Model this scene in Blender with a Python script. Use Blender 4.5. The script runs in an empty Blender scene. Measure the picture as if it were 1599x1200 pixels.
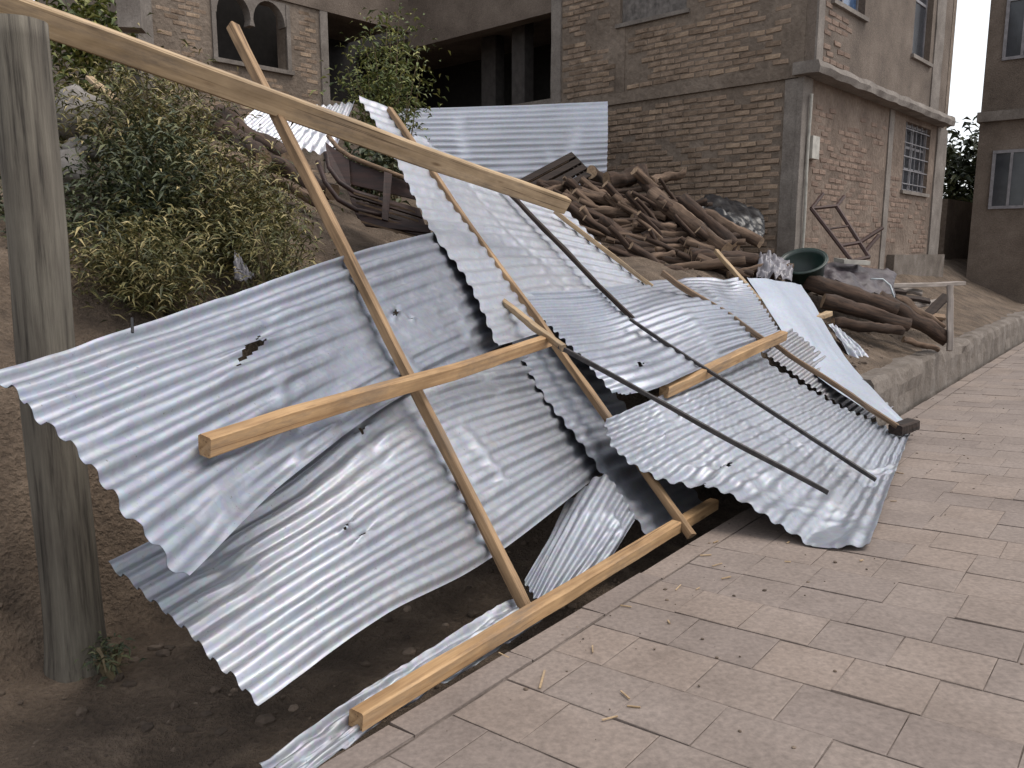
import bpy, bmesh, math, random
import numpy as np
from mathutils import Vector, Matrix, noise
random.seed(7)
S = bpy.context.scene
COL = S.collection
# ------------------------------------------------------------------ camera
FPX, W0, H0 = 1260.0, 1599.0, 1200.0
PITCH = math.atan(206 / FPX)
CAMZ = 1.5
cam = bpy.data.cameras.new('camera'); camo = bpy.data.objects.new('camera', cam); COL.objects.link(camo)
cam.sensor_width = 36; cam.lens = 36 * FPX / W0; cam.clip_start = .05; cam.clip_end = 1000
camo.location = (0, 0, CAMZ); camo.rotation_euler = (math.pi / 2 - PITCH, 0, 0)
S.camera = camo
# ------------------------------------------------------------------ sky and sun
wd = bpy.data.worlds.new('World'); S.world = wd; wd.use_nodes = True
nt = wd.node_tree; nt.nodes.clear()
wo = nt.nodes.new('ShaderNodeOutputWorld'); bg = nt.nodes.new('ShaderNodeBackground')
sk = nt.nodes.new('ShaderNodeTexSky'); hs = nt.nodes.new('ShaderNodeHueSaturation')
SUN_DIR = Vector((.46, -.06, .88)).normalized()
sk.sky_type = 'NISHITA'; sk.sun_disc = False
sk.sun_elevation = math.asin(SUN_DIR.z); sk.sun_rotation = math.atan2(SUN_DIR.x, SUN_DIR.y)
sk.air_density = 1.0; sk.dust_density = 1.5
hs.inputs['Saturation'].default_value = .2
nt.links.new(sk.outputs[0], hs.inputs['Color']); nt.links.new(hs.outputs[0], bg.inputs[0]); nt.links.new(bg.outputs[0], wo.inputs[0])
bg.inputs[1].default_value = .14
sl = bpy.data.lights.new('sun', 'SUN'); so = bpy.data.objects.new('sun', sl); COL.objects.link(so)
sl.energy = 1.1; sl.angle = math.radians(35); sl.color = (1, .92, .82)
so.rotation_euler = (-SUN_DIR).to_track_quat('-Z', 'Y').to_euler(); so.location = (6, -4, 9)
S.view_settings.view_transform = 'Standard'; S.view_settings.look = 'None'
S.view_settings.exposure = .82; S.view_settings.gamma = 1; S.view_settings.use_curve_mapping = False
S.render.engine = 'CYCLES'

# ------------------------------------------------------------------ survey helpers: a sight line of the photograph at a known distance
CAM = Vector((0, 0, CAMZ))
FW = Vector((0, math.cos(PITCH), -math.sin(PITCH))); UPV = Vector((0, math.sin(PITCH), math.cos(PITCH))); RT = Vector((1, 0, 0))
def ray(x, y): return FW + RT * ((x - 799.5) / FPX) + UPV * ((600 - y) / FPX)
def U(x, y, d): return CAM + ray(x, y) * d
def on_plane(x, y, p0, n):
    r = ray(x, y); return CAM + r * ((p0 - CAM).dot(n) / r.dot(n))
d1 = ray(-650, 495).normalized(); DU = ray(1831, 394).normalized(); DU.z = 0; DU.normalize()
RN = DU.cross(d1).normalized()
if RN.z < 0: RN = -RN
DV = RN.cross(DU).normalized()
P0 = Vector((.2, 2.3, 0))
def G(x, y): return on_plane(x, y, P0, RN)
HV = Vector((-DU.y, DU.x, 0))                     # horizontal, away from the road
def uv(p): q = p - P0; return q.dot(DU), q.x * HV.x + q.y * HV.y
def xy(u, v): return Vector((P0.x + DU.x * u + HV.x * v, P0.y + DU.y * u + HV.y * v, 0))
def sstep(a, b, t):
    t = min(1, max(0, (t - a) / (b - a))); return t * t * (3 - 2 * t)
def prof(tab, v):
    if v <= tab[0][0]: return tab[0][1]
    for (a, za), (b, zb) in zip(tab, tab[1:]):
        if v <= b: return za + (zb - za) * (v - a) / (b - a)
    return tab[-1][1]
LEFT = [(.53, -.12), (.62, -.3), (1, -.34), (2.45, -.32), (2.8, .35), (3.2, .95), (3.9, 1.45), (5.5, 2.1), (7.2, 2.85), (9, 3.2), (14, 3.4), (60, 6), (400, 30)]
RIGHT = [(.53, -.1), (.7, -.1), (.78, .24), (.84, .38), (.96, .42), (1.3, .53), (2, .85), (2.7, 1.28), (3.5, 1.4), (5, 1.7), (7, 2.3), (9, 2.7), (14, 3.2), (60, 6), (400, 30)]
def h(u, v):
    w = sstep(.95, 1.7, v); t = sstep(2.0, 4.6, u) * w + sstep(5.2, 6.1, u) * (1 - w)
    z = prof(LEFT, v) * (1 - t) + prof(RIGHT, v) * t
    z += .3 * math.exp(-((u - 7.3) / 1.5) ** 2 - ((v - 4.5) / .9) ** 2)
    p = Vector((u * 1.3, v * 1.3, 0))
    k = sstep(.55, 1.0, v)
    z += k * (.07 * noise.noise(p) + .035 * noise.noise(p * 3.1) + .018 * noise.noise(p * 8.3))
    return z
def hz(x, y): u, v = uv(Vector((x, y, 0))); return h(u, v)
def TG(x, y, lift=0):
    r = ray(x, y); d = 1.5
    while d < 60:
        p = CAM + r * d
        if p.z - lift < hz(p.x, p.y): return p
        d += .04
    return p

# ------------------------------------------------------------------ materials
MATS = {}
def mat(name):
    m = bpy.data.materials.new(name); m.use_nodes = True
    n = m.node_tree; return m, n, n.nodes['Principled BSDF'], n.links
def nd(n, t, **kw):
    o = n.nodes.new(t)
    for k, v in kw.items():
        if k in o.inputs.keys(): o.inputs[k].default_value = v
        else: setattr(o, k, v)
    return o
def ramp(n, fac, stops, links):
    r = n.nodes.new('ShaderNodeValToRGB'); e = r.color_ramp.elements
    while len(e) < len(stops): e.new(.5)
    for i, (p, c) in enumerate(stops): e[i].position = p; e[i].color = (*c, 1)
    links.new(fac, r.inputs[0]); return r.outputs[0]
def mixc(n, l, fac, a, b, mode='MIX'):
    x = n.nodes.new('ShaderNodeMix'); x.data_type = 'RGBA'; x.blend_type = mode
    for s, v in ((x.inputs[0], fac), (x.inputs[6], a), (x.inputs[7], b)):
        if hasattr(v, 'links'): l.new(v, s)
        elif isinstance(v, tuple): s.default_value = (*v, 1)
        else: s.default_value = v
    return x.outputs[2]
def coords(n, l, kind='Object', scale=(1, 1, 1)):
    c = n.nodes.new('ShaderNodeNewGeometry' if kind == 'World' else 'ShaderNodeTexCoord'); kind = 'Position' if kind == 'World' else kind; m = n.nodes.new('ShaderNodeMapping'); m.inputs['Scale'].default_value = scale
    l.new(c.outputs[kind], m.inputs[0]); return m.outputs[0]
def noi(n, l, vec, scale, detail=5, rough=.55, out=0):
    t = nd(n, 'ShaderNodeTexNoise', Scale=scale, Detail=detail, Roughness=rough); l.new(vec, t.inputs['Vector']); return t.outputs[out]
def bump(n, l, hgt, bs, strength=.3, dist=.01):
    b = nd(n, 'ShaderNodeBump', Strength=strength, Distance=dist); l.new(hgt, b.inputs['Height']); l.new(b.outputs[0], bs.inputs['Normal'])
def rnd_tone(n, l):
    g = n.nodes.new('ShaderNodeNewGeometry'); o = n.nodes.new('ShaderNodeObjectInfo')
    a = nd(n, 'ShaderNodeMath', operation='ADD'); f = nd(n, 'ShaderNodeMath', operation='FRACT')
    l.new(g.outputs['Random Per Island'], a.inputs[0]); l.new(o.outputs['Random'], a.inputs[1]); l.new(a.outputs[0], f.inputs[0]); return f.outputs[0]
def stony(name, stops, scale=6, rough=.9, bstr=.4, bdist=.01, kind='Object', fine=40, tone=0, tone_cols=None):
    m, n, b, l = mat(name); c = coords(n, l, kind)
    k = noi(n, l, c, scale, 8, .6); col = ramp(n, k, stops, l)
    k2 = noi(n, l, c, fine, 4, .6)
    col = mixc(n, l, .55, col, ramp(n, k2, [(.3, (.55,) * 3), (.7, (1.25,) * 3)], l), 'MULTIPLY')
    if tone:
        col = mixc(n, l, tone, col, ramp(n, rnd_tone(n, l), tone_cols, l), 'MULTIPLY')
    l.new(col, b.inputs['Base Color']); b.inputs['Roughness'].default_value = rough
    mx = nd(n, 'ShaderNodeMath', operation='ADD'); l.new(k, mx.inputs[0]); l.new(k2, mx.inputs[1])
    bump(n, l, mx.outputs[0], b, bstr, bdist); MATS[name] = m; return m
def metal(name, base, rust=.0, rough=.38, met=.8):
    m, n, b, l = mat(name); c = coords(n, l, 'Object')
    sp = nd(n, 'ShaderNodeTexVoronoi', Scale=55.0); l.new(c, sp.inputs['Vector'])
    k = noi(n, l, c, 2.2, 6, .6); k3 = noi(n, l, c, 14, 6, .65)
    col = ramp(n, k, [(.3, tuple(x * .82 for x in base)), (.55, base), (.75, tuple(min(1, x * 1.12) for x in base))], l)
    col = mixc(n, l, .12, col, sp.outputs['Color'], 'MULTIPLY')
    # white bloom and dull patches
    fl = ramp(n, k3, [(.52, (0, 0, 0)), (.66, (1, 1, 1))], l)
    col = mixc(n, l, mixc(n, l, .35, (0, 0, 0), fl), col, (.46, .47, .50))
    # dirt and rust in streaks
    kk = noi(n, l, coords(n, l, 'Object', (1, 1, 1)), 3.7, 9, .72)
    rs = ramp(n, kk, [(.6 - .1 * rust, (0, 0, 0)), (.76, (1, 1, 1))], l)
    col = mixc(n, l, mixc(n, l, .35 + .4 * rust, (0, 0, 0), rs), col, (.20, .12, .075))
    oi = n.nodes.new('ShaderNodeObjectInfo'); col = mixc(n, l, 1.0, col, ramp(n, oi.outputs['Random'], [(0, (.86, .87, .9)), (.5, (1, 1, 1)), (1, (1.12, 1.1, 1.08))], l), 'MULTIPLY')
    kd = noi(n, l, coords(n, l, 'Object', (1, 1, 1)), 1.1, 7, .7); dm = ramp(n, kd, [(.42, (1, 1, 1)), (.68, (.72, .69, .66))], l); col = mixc(n, l, .8, col, dm, 'MULTIPLY')
    ks = noi(n, l, c, 60, 3, .7); sp2 = ramp(n, ks, [(.27, (.35, .27, .22)), (.34, (1, 1, 1))], l); col = mixc(n, l, .7, col, sp2, 'MULTIPLY')
    l.new(col, b.inputs['Base Color'])
    mt = nd(n, 'ShaderNodeMath', operation='MULTIPLY_ADD'); l.new(rs, mt.inputs[0]); mt.inputs[1].default_value = -.5; mt.inputs[2].default_value = met; l.new(mt.outputs[0], b.inputs['Metallic'])
    rr = nd(n, 'ShaderNodeMath', operation='MULTIPLY_ADD'); l.new(k3, rr.inputs[0]); rr.inputs[1].default_value = .3; rr.inputs[2].default_value = rough - .12; l.new(rr.outputs[0], b.inputs['Roughness'])
    bump(n, l, k3, b, .12, .004); MATS[name] = m; return m
def wood(name, dark, light, grain=30, rough=.65, blotch=.35, mud=.75):
    m, n, b, l = mat(name); c = coords(n, l, 'Object', (.9, grain, grain))
    k = noi(n, l, c, 1.6, 6, .6); k2 = noi(n, l, coords(n, l, 'Object', (2.5, 6, 6)), 1.5, 5, .6)
    col = ramp(n, k, [(.32, dark), (.62, light)], l)
    col = mixc(n, l, blotch, col, ramp(n, k2, [(.35, (.5, .45, .4)), (.6, (1.15, 1.12, 1.1))], l), 'MULTIPLY')
    kn = nd(n, 'ShaderNodeTexVoronoi', Scale=1.0, feature='F1'); l.new(coords(n, l, 'Object', (2.2, 9, 9)), kn.inputs['Vector'])
    km = noi(n, l, coords(n, l, 'Object', (1.4, 7, 7)), 1.3, 8, .75); col = mixc(n, l, ramp(n, km, [(.52, (0, 0, 0)), (.72, (mud, mud, mud))], l), col, (.13, .105, .085))
    kc = noi(n, l, coords(n, l, 'Object', (.6, 70, 70)), 1.2, 2, .5); col = mixc(n, l, .85, col, ramp(n, kc, [(.30, (.25, .2, .17)), (.37, (1, 1, 1))], l), 'MULTIPLY')
    kr = ramp(n, kn.outputs['Distance'], [(.05, (.28, .2, .14)), (.13, (1, 1, 1))], l)
    col = mixc(n, l, .8, col, kr, 'MULTIPLY')
    l.new(col, b.inputs['Base Color']); b.inputs['Roughness'].default_value = rough
    bump(n, l, k, b, .35, .004); MATS[name] = m; return m
def leafm(name, stops):
    m, n, b, l = mat(name); col = ramp(n, rnd_tone(n, l), stops, l)
    l.new(col, b.inputs['Base Color']); b.inputs['Roughness'].default_value = .55
    b.inputs['Transmission Weight'].default_value = 0
    MATS[name] = m; return m
def plain(name, col, rough=.6, met=0, var=.3, scale=9):
    m, n, b, l = mat(name); c = coords(n, l, 'Object'); k = noi(n, l, c, scale, 6, .6)
    l.new(ramp(n, k, [(.3, tuple(x * (1 - var) for x in col)), (.7, tuple(min(1, x * (1 + var)) for x in col))], l), b.inputs['Base Color'])
    b.inputs['Roughness'].default_value = rough; b.inputs['Metallic'].default_value = met; bump(n, l, k, b, .15, .004); MATS[name] = m; return m

metal('galv', (.36, .382, .432), .28, .47, .66); metal('galv_bright', (.38, .402, .455), .04, .46, .64); metal('galv_rusty', (.30, .30, .32), .55, .5)
metal('flat_tin', (.42, .46, .53), 0, .55, .45); metal('tin_white', (.55, .57, .63), 0, .4, .5)
wood('pine', (.28, .162, .073), (.45, .29, .148), 30, .75, .5); wood('pine_pale', (.30, .21, .115), (.45, .33, .205), 26, .75, .5); wood('pine_old', (.10, .065, .040), (.235, .155, .095), 24, .8, .7)
wood('pine_mid', (.17, .105, .055), (.34, .225, .125), 26, .8, .6); wood('grey_wood', (.16, .135, .12), (.34, .30, .27), 18, .85); wood('dark_wood', (.012, .008, .006), (.036, .022, .016), 22, .85, .35, 0)
wood('red_wood', (.016, .007, .006), (.048, .019, .014), 16, .6, .5, 0)
wood('bark', (.018, .011, .008), (.078, .048, .033), 18, .95, .8, .1); wood('bark_pale', (.045, .029, .020), (.17, .115, .08), 16, .95, .75, .2)
def postm():
    m, n, b, l = mat('post_grey'); c = coords(n, l, 'Object', (22, 22, 1.1)); k = noi(n, l, c, 1.5, 7, .65); k2 = noi(n, l, coords(n, l, 'Object', (5, 5, 1.6)), 1.2, 5, .6)
    col = ramp(n, k, [(.33, (.04, .034, .028)), (.47, (.125, .11, .09)), (.7, (.20, .18, .148))], l)
    col = mixc(n, l, .6, col, ramp(n, k2, [(.35, (.55, .52, .5)), (.65, (1.15, 1.15, 1.1))], l), 'MULTIPLY')
    l.new(col, b.inputs['Base Color']); b.inputs['Roughness'].default_value = .92; bump(n, l, k, b, .8, .012); MATS['post_grey'] = m
postm()
wood('cut_wood', (.2, .135, .085), (.36, .255, .165), 20, .9)
stony('soil', [(.3, (.075, .053, .037)), (.5, (.135, .097, .068)), (.72, (.23, .17, .122))], 3.2, .97, 1.0, .05, fine=38)
stony('clod', [(.3, (.07, .052, .04)), (.7, (.2, .155, .12))], 3, .97, .5, .01, tone=.8, tone_cols=[(0, (.5, .48, .46)), (.8, (1.1, 1.05, 1)), (1, (1.9, 1.9, 1.85))])
stony('paving', [(.25, (.176, .140, .120)), (.5, (.220, .178, .154)), (.78, (.26, .214, .188))], 2.3, .9, .3, .006, kind='World', fine=48, tone=.7, tone_cols=[(0, (.86, .85, .86)), (.5, (1, 1, 1)), (1, (1.12, 1.08, 1.03))])
stony('dust', [(.40, (.07, .054, .045)), (.5, (.15, .121, .104)), (.6, (.205, .168, .146))], 4, .97, .3, .006, kind='World')
stony('mortar_pink', [(.3, (.115, .083, .063)), (.5, (.165, .122, .094)), (.7, (.215, .165, .13))], 1.7, .95, .8, .03, fine=14)
stony('concrete', [(.3, (.13, .11, .095)), (.5, (.185, .16, .14)), (.7, (.25, .22, .195))], 3, .92, .4, .012)
stony('wall_concrete', [(.3, (.09, .072, .058)), (.5, (.145, .12, .10)), (.7, (.20, .172, .15))], 3.2, .95, .5, .02)
stony('mortar', [(.3, (.13, .099, .076)), (.5, (.18, .141, .110)), (.7, (.23, .183, .145))], 1.7, .95, .8, .03, fine=14)
stony('brick_tan', [(.3, (.165, .121, .087)), (.5, (.255, .190, .140)), (.7, (.355, .27, .205))], 7, .93, .6, .015, tone=.75, tone_cols=[(0, (.6, .55, .5)), (.4, (.95, .92, .9)), (.8, (1.05, 1, .95)), (1, (1.35, 1.3, 1.2))])
stony('brick_red', [(.3, (.14, .096, .074)), (.5, (.195, .138, .107)), (.7, (.25, .183, .145))], 7, .93, .6, .015, tone=.7, tone_cols=[(0, (.7, .62, .58)), (.5, (.98, .95, .92)), (1, (1.25, 1.2, 1.15))])
stony('plaster', [(.3, (.095, .073, .058)), (.5, (.145, .113, .09)), (.7, (.20, .16, .13))], 1.5, .95, .5, .02)
plain('shaded_plaster', (.05, .043, .04), .9); plain('room_shade', (.02, .017, .016), .9); plain('glass', (.035, .038, .045), .12, 0, .3, 3); plain('blue_glass', (.05, .09, .17), .15)  # first two: shade of gallery and rooms put into the colour
plain('frame_grey', (.20, .19, .20), .5); plain('curtain', (.14, .125, .115), .9, 0, .5, 12); plain('rust_iron', (.04, .018, .014), .6, .2, .4, 25)
plain('green_plastic', (.010, .024, .02), .4, 0, .35, 6); plain('black_plastic', (.012, .012, .014), .35, 0, .3, 8); plain('tarp', (.055, .044, .05), .55, 0, .4, 5)
plain('bag', (.20, .19, .21), .35, 0, .35, 14); plain('white_box', (.36, .34, .30), .6); plain('wire', (.42, .46, .48), .5); plain('iron', (.055, .05, .05), .6, .5, .4, 20)
plain('stone', (.22, .20, .185), .95, 0, .3, 6)
leafm('reed_leaf', [(0, (.034, .036, .011)), (.45, (.085, .088, .024)), (.72, (.18, .155, .05)), (1, (.40, .32, .15))])
leafm('tree_leaf', [(0, (.04, .06, .014)), (.5, (.10, .125, .028)), (1, (.24, .23, .06))])
leafm('dark_leaf', [(0, (.016, .024, .011)), (.6, (.045, .06, .022)), (1, (.11, .115, .045))])
plain('stem', (.13, .10, .055), .9)

# ------------------------------------------------------------------ mesh helpers
def tag(o, label, cat, group=None):
    o['label'] = label; o['category'] = cat
    if group: o['group'] = group
    return o
def empty(name, loc):
    e = bpy.data.objects.new(name, None); e.location = loc; e.empty_display_size = .1; COL.objects.link(e); return e
def wloc(o):
    p = Vector(o.location)
    while o.parent: o = o.parent; p += Vector(o.location)
    return p
def mk(name, verts, faces, m, parent=None, smooth=False, origin=None, mats=None, fmat=None):
    vs = [Vector(v) for v in verts]
    if parent is not None: org = wloc(parent)
    elif origin is not None: org = Vector(origin)
    else:
        a = np.array([v[:] for v in vs]); org = Vector((*a[:, :2].mean(0), a[:, 2].min()))
    me = bpy.data.meshes.new(name); me.from_pydata([v - org for v in vs], [], faces)
    for x in (mats or [m]): me.materials.append(MATS[x])
    if fmat: me.polygons.foreach_set('material_index', fmat)
    if smooth: me.polygons.foreach_set('use_smooth', [True] * len(me.polygons))
    me.update(); o = bpy.data.objects.new(name, me); COL.objects.link(o)
    if parent is not None: o.parent = parent
    else: o.location = org
    return o
class MB:
    def __init__(s): s.v = []; s.f = []
    def add(s, vs, fs): b = len(s.v); s.v += [Vector(x) for x in vs]; s.f += [tuple(i + b for i in f) for f in fs]; return s
    def box(s, o, ex, ey, ez):                    # o corner, three edge vectors
        o = Vector(o); ex = Vector(ex); ey = Vector(ey); ez = Vector(ez)
        s.add([o, o + ex, o + ex + ey, o + ey, o + ez, o + ex + ez, o + ex + ey + ez, o + ey + ez],
              [(0, 3, 2, 1), (4, 5, 6, 7), (0, 1, 5, 4), (1, 2, 6, 5), (2, 3, 7, 6), (3, 0, 4, 7)]); return s
    def bar(s, a, b, w, t, up=Vector((0, 0, 1))):
        a = Vector(a); b = Vector(b); x = (b - a); z = (up - x.normalized() * up.dot(x.normalized())).normalized(); y = z.cross(x.normalized())
        return s.box(a - y * w / 2 - z * t / 2, x, y * w, z * t)
    def tube(s, pts, rad, n=8, jit=0, seed=0, cap=True):
        pts = [Vector(p) for p in pts]; base = len(s.v); rs = rad if isinstance(rad, (list, tuple)) else [rad] * len(pts)
        for i, p in enumerate(pts):
            t = (pts[min(i + 1, len(pts) - 1)] - pts[max(i - 1, 0)]).normalized()
            ref = Vector((0, 0, 1)) if abs(t.z) < .9 else Vector((1, 0, 0)); a = t.cross(ref).normalized(); b = t.cross(a)
            for k in range(n):
                an = 2 * math.pi * k / n; q = a * math.cos(an) + b * math.sin(an)
                r = rs[i] * (1 + jit * noise.noise(p * 3 + q * 1.7 + Vector((seed * 3.1, seed, 0))))
                s.v.append(p + q * r)
        for i in range(len(pts) - 1):
            for k in range(n): s.f.append((base + i * n + k, base + i * n + (k + 1) % n, base + (i + 1) * n + (k + 1) % n, base + (i + 1) * n + k))
        if cap: s.f.append(tuple(base + k for k in range(n))[::-1]); s.f.append(tuple(base + (len(pts) - 1) * n + k for k in range(n)))
        return s
    def build(s, name, m, parent=None, smooth=False): return mk(name, s.v, s.f, m, parent, smooth)

def beam(name, p0, p1, w, t, m, roll=0, seed=0, warp=.004, nseg=14, taper=1.0):
    """sawn timber: local X along the grain, chamfered edges, slightly bowed and knocked about"""
    p0, p1 = Vector(p0), Vector(p1); L = (p1 - p0).length; x = (p1 - p0).normalized()
    z = (Vector((0, 0, 1)) - x * x.z).normalized(); y = z.cross(x)
    R = Matrix.Rotation(math.radians(roll), 3, x); y = R @ y; z = R @ z
    c = min(w, t) * .1
    prof_ = [(-w / 2 + c, -t / 2), (w / 2 - c, -t / 2), (w / 2, -t / 2 + c), (w / 2, t / 2 - c), (w / 2 - c, t / 2), (-w / 2 + c, t / 2), (-w / 2, t / 2 - c), (-w / 2, -t / 2 + c)]
    vs, fs = [], []
    for i in range(nseg + 1):
        s = i / nseg; k = 1 + (taper - 1) * s
        off = Vector((0, noise.noise(Vector((s * 2.5, seed, 1))) * warp * 3, noise.noise(Vector((s * 2.5, seed, 5))) * warp * 3))
        for (a, b) in prof_:
            j = Vector((0, noise.noise(Vector((s * 11, a * 40 + seed, b * 40))) * warp, noise.noise(Vector((s * 11 + 9, a * 40, b * 40 + seed))) * warp))
            e = (noise.noise(Vector((a * 60, b * 60, seed))) * .012) if i in (0, nseg) else 0
            vs.append(Vector((s * L + e, a * k, b * k)) + off + j)
    for i in range(nseg):
        for k in range(8): fs.append((i * 8 + k, i * 8 + (k + 1) % 8, (i + 1) * 8 + (k + 1) % 8, (i + 1) * 8 + k))
    fs.append(tuple(range(7, -1, -1))); fs.append(tuple(nseg * 8 + k for k in range(8)))
    me = bpy.data.meshes.new(name); me.from_pydata(vs, [], fs); me.materials.append(MATS[m])
    o = bpy.data.objects.new(name, me); COL.objects.link(o)
    M = Matrix((x, y, z)).transposed().to_4x4(); M.translation = p0; o.matrix_world = M
    return o
def nails(parent, ts, side, w, n_up):
    pass
def crom(A, t):
    """Catmull-Rom through the rows of A (n, ...) at index parameter t"""
    n = len(A); i = min(int(t), n - 2); f = t - i
    p1, p2 = A[i], A[i + 1]; p0 = A[i - 1] if i > 0 else 2 * p1 - p2; p3 = A[i + 2] if i + 2 < n else 2 * p2 - p1
    return .5 * (2 * p1 + (p2 - p0) * f + (2 * p0 - 5 * p1 + 4 * p2 - p3) * f * f + (3 * p1 - p0 - 3 * p2 + p3) * f ** 3)
def chord(A):
    n = len(A); d = [0]
    for i in range(n - 1): d.append(d[-1] + float(np.linalg.norm((A[i + 1] - A[i]).reshape(-1, 3), axis=1).mean()))
    return [x / d[-1] for x in d]
def remap(cum, s):
    for i in range(len(cum) - 1):
        if s <= cum[i + 1] + 1e-9: return i + (s - cum[i]) / (cum[i + 1] - cum[i])
    return len(cum) - 1
def sheet(name, label, rows, ncor, m='galv', holes=(), dents=(), amp=.0125, warp=.012, nu=72, seed=0, per=8, crumple=.0, phase=0, ragged=.0, cut=None, creases=5):
    """corrugated roofing sheet: each row of control points runs along the corrugations"""
    A = np.array([[list(p) for p in r] for r in rows]); nv = int(ncor * per)
    cv = chord(A); B = np.array([crom(A, remap(cv, i / nv)) for i in range(nv + 1)])          # nv+1, cols, 3
    Bt = np.swapaxes(B, 0, 1); cu = chord(Bt)
    Sg = np.swapaxes(np.array([crom(Bt, remap(cu, j / nu)) for j in range(nu + 1)]), 0, 1)      # nv+1, nu+1, 3
    if ragged:
        du = (Sg[:, -1] - Sg[:, 0]) / nu
        for i in range(nv + 1):
            e0 = noise.noise(Vector((i / per * .7, seed * 2.2, 3))) * ragged; e1 = noise.noise(Vector((i / per * .7, seed * 2.2, 9))) * ragged
            for j in range(nu + 1):
                s = j / nu; wgt = e0 * max(0, 1 - s * 6) + e1 * max(0, 1 - (1 - s) * 6)
                dn = du[i] / (np.linalg.norm(du[i]) + 1e-9); Sg[i, j] += dn * wgt
    gv = np.gradient(Sg, axis=0); gu = np.gradient(Sg, axis=1); N = np.cross(gu, gv); N /= np.linalg.norm(N, axis=2, keepdims=True) + 1e-9
    c = Sg.mean((0, 1)); 
    if np.dot(N.mean((0, 1)), np.array(CAM[:]) - c) < 0: N = -N
    out = np.zeros_like(Sg); rc = random.Random(seed * 13 + 5)
    CR = [(rc.uniform(.08, .92), rc.uniform(-.25, 1.0), rc.uniform(-.5, .5), rc.uniform(.006, .016) * rc.choice((-1, 1)), rc.uniform(.2, .5), rc.uniform(.02, .05)) for _ in range(creases)]
    for i in range(nv + 1):
        v = i / nv
        for j in range(nu + 1):
            u = j / nu; p = Sg[i, j]; q = Vector((u * 3 + seed * 7.3, v * 1.0 * 3, seed))
            k = 1.0; dz = 0
            for (du_, dv_, ru, rv, dep, fl) in dents:
                r2 = ((u - du_) / ru) ** 2 + ((v - dv_) / rv) ** 2
                if r2 < 6: e = math.exp(-r2); k *= 1 - fl * e; dz -= dep * e
            for (c0, cv0, sl_, dp_, ln_, wd_) in CR:
                t_ = abs(u - c0 - sl_ * (v - cv0) * .3) / wd_; lv = max(0, 1 - abs(v - cv0 - ln_ / 2) / ln_)
                if t_ < 1 and lv > 0: e = (1 - t_) * min(1, lv * 2); dz += dp_ * e; k *= 1 - .75 * e
            k *= .86 + .28 * noise.noise(Vector((u * 5 + seed, v * 7, 2.2)))
            a = amp * k * math.tanh(1.7 * math.cos(2 * math.pi * (v * ncor + phase + .06 * noise.noise(Vector((u * 4, v * 3, seed + 4)))))) / .935
            w_ = warp * (noise.noise(q * .8) + .3 * noise.noise(q * 2.3))
            cr = crumple * (abs(noise.noise(Vector((u * 9, v * 5, seed + 8)))) + .6 * abs(noise.noise(Vector((u * 21, v * 11, seed + 3))))) if crumple else 0
            cr += .0018 * noise.noise(Vector((u * 26, v * 15, seed + 1)))
            for (hu, hv, ru, rv, ang) in holes:
                x_, y_ = u - hu, v - hv; ca, sa = math.cos(ang), math.sin(ang); R_ = abs((x_ * ca + y_ * sa) / ru) + abs((-x_ * sa + y_ * ca) / rv)
                if R_ < 2.6: dz += .013 * (2.6 - R_) / 1.6 * (1 if y_ > 0 else -.8)
            o_ = Vector(p + N[i, j] * (a + w_ + dz - cr)); q_ = o_ - P0; g_ = q_.dot(RN)
            if g_ < .009 and q_.dot(DV) < .56: o_ += RN * (.009 - g_)
            out[i, j] = o_
    faces = []
    for i in range(nv):
        for j in range(nu):
            u, v = (j + .5) / nu, (i + .5) / nv; cutf = bool(cut and cut(u, v))
            for (hu, hv, ru, rv, ang) in holes:
                x, y = u - hu, v - hv; ca, sa = math.cos(ang), math.sin(ang); X, Y = (x * ca + y * sa) / ru, (-x * sa + y * ca) / rv
                if abs(X) + abs(Y) < 1 + .35 * noise.noise(Vector((u * 60, v * 60, 0))): cutf = True; break
            if not cutf:
                a = i * (nu + 1) + j; faces.append((a, a + 1, a + nu + 2, a + nu + 1))
    o = mk(name, out.reshape(-1, 3).tolist(), faces, m, smooth=True)
    sd = o.modifiers.new('thickness', 'SOLIDIFY'); sd.thickness = .0012; sd.offset = 0; sd.use_rim = False
    return tag(o, label, 'roofing sheet', None)

# ------------------------------------------------------------------ ground, road, wall
def struct(o): o['kind'] = 'structure'; return o
def terrain():
    us = list(np.arange(-6, 14, .11)); us = [-300, -120, -50, -25, -14, -9] + us + [15, 17, 20, 25, 35, 60, 120, 300]
    vs = [.53, .57, .62, .68, .72, .76, .8, .86] + list(np.arange(.95, 6.5, .11)) + list(np.arange(6.6, 12, .3)) + [13, 15, 18, 24, 35, 60, 120, 300]
    V, Fc = [], []
    for u in us:
        for v in vs: p = xy(u, v); p.z = h(u, v); V.append(p)
    n = len(vs)
    for i in range(len(us) - 1):
        for j in range(n - 1): a = i * n + j; Fc.append((a, a + n, a + n + 1, a + 1))
    struct(mk('ground', V, Fc, 'soil', smooth=True, origin=(0, 0, 0)))
terrain()
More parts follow.
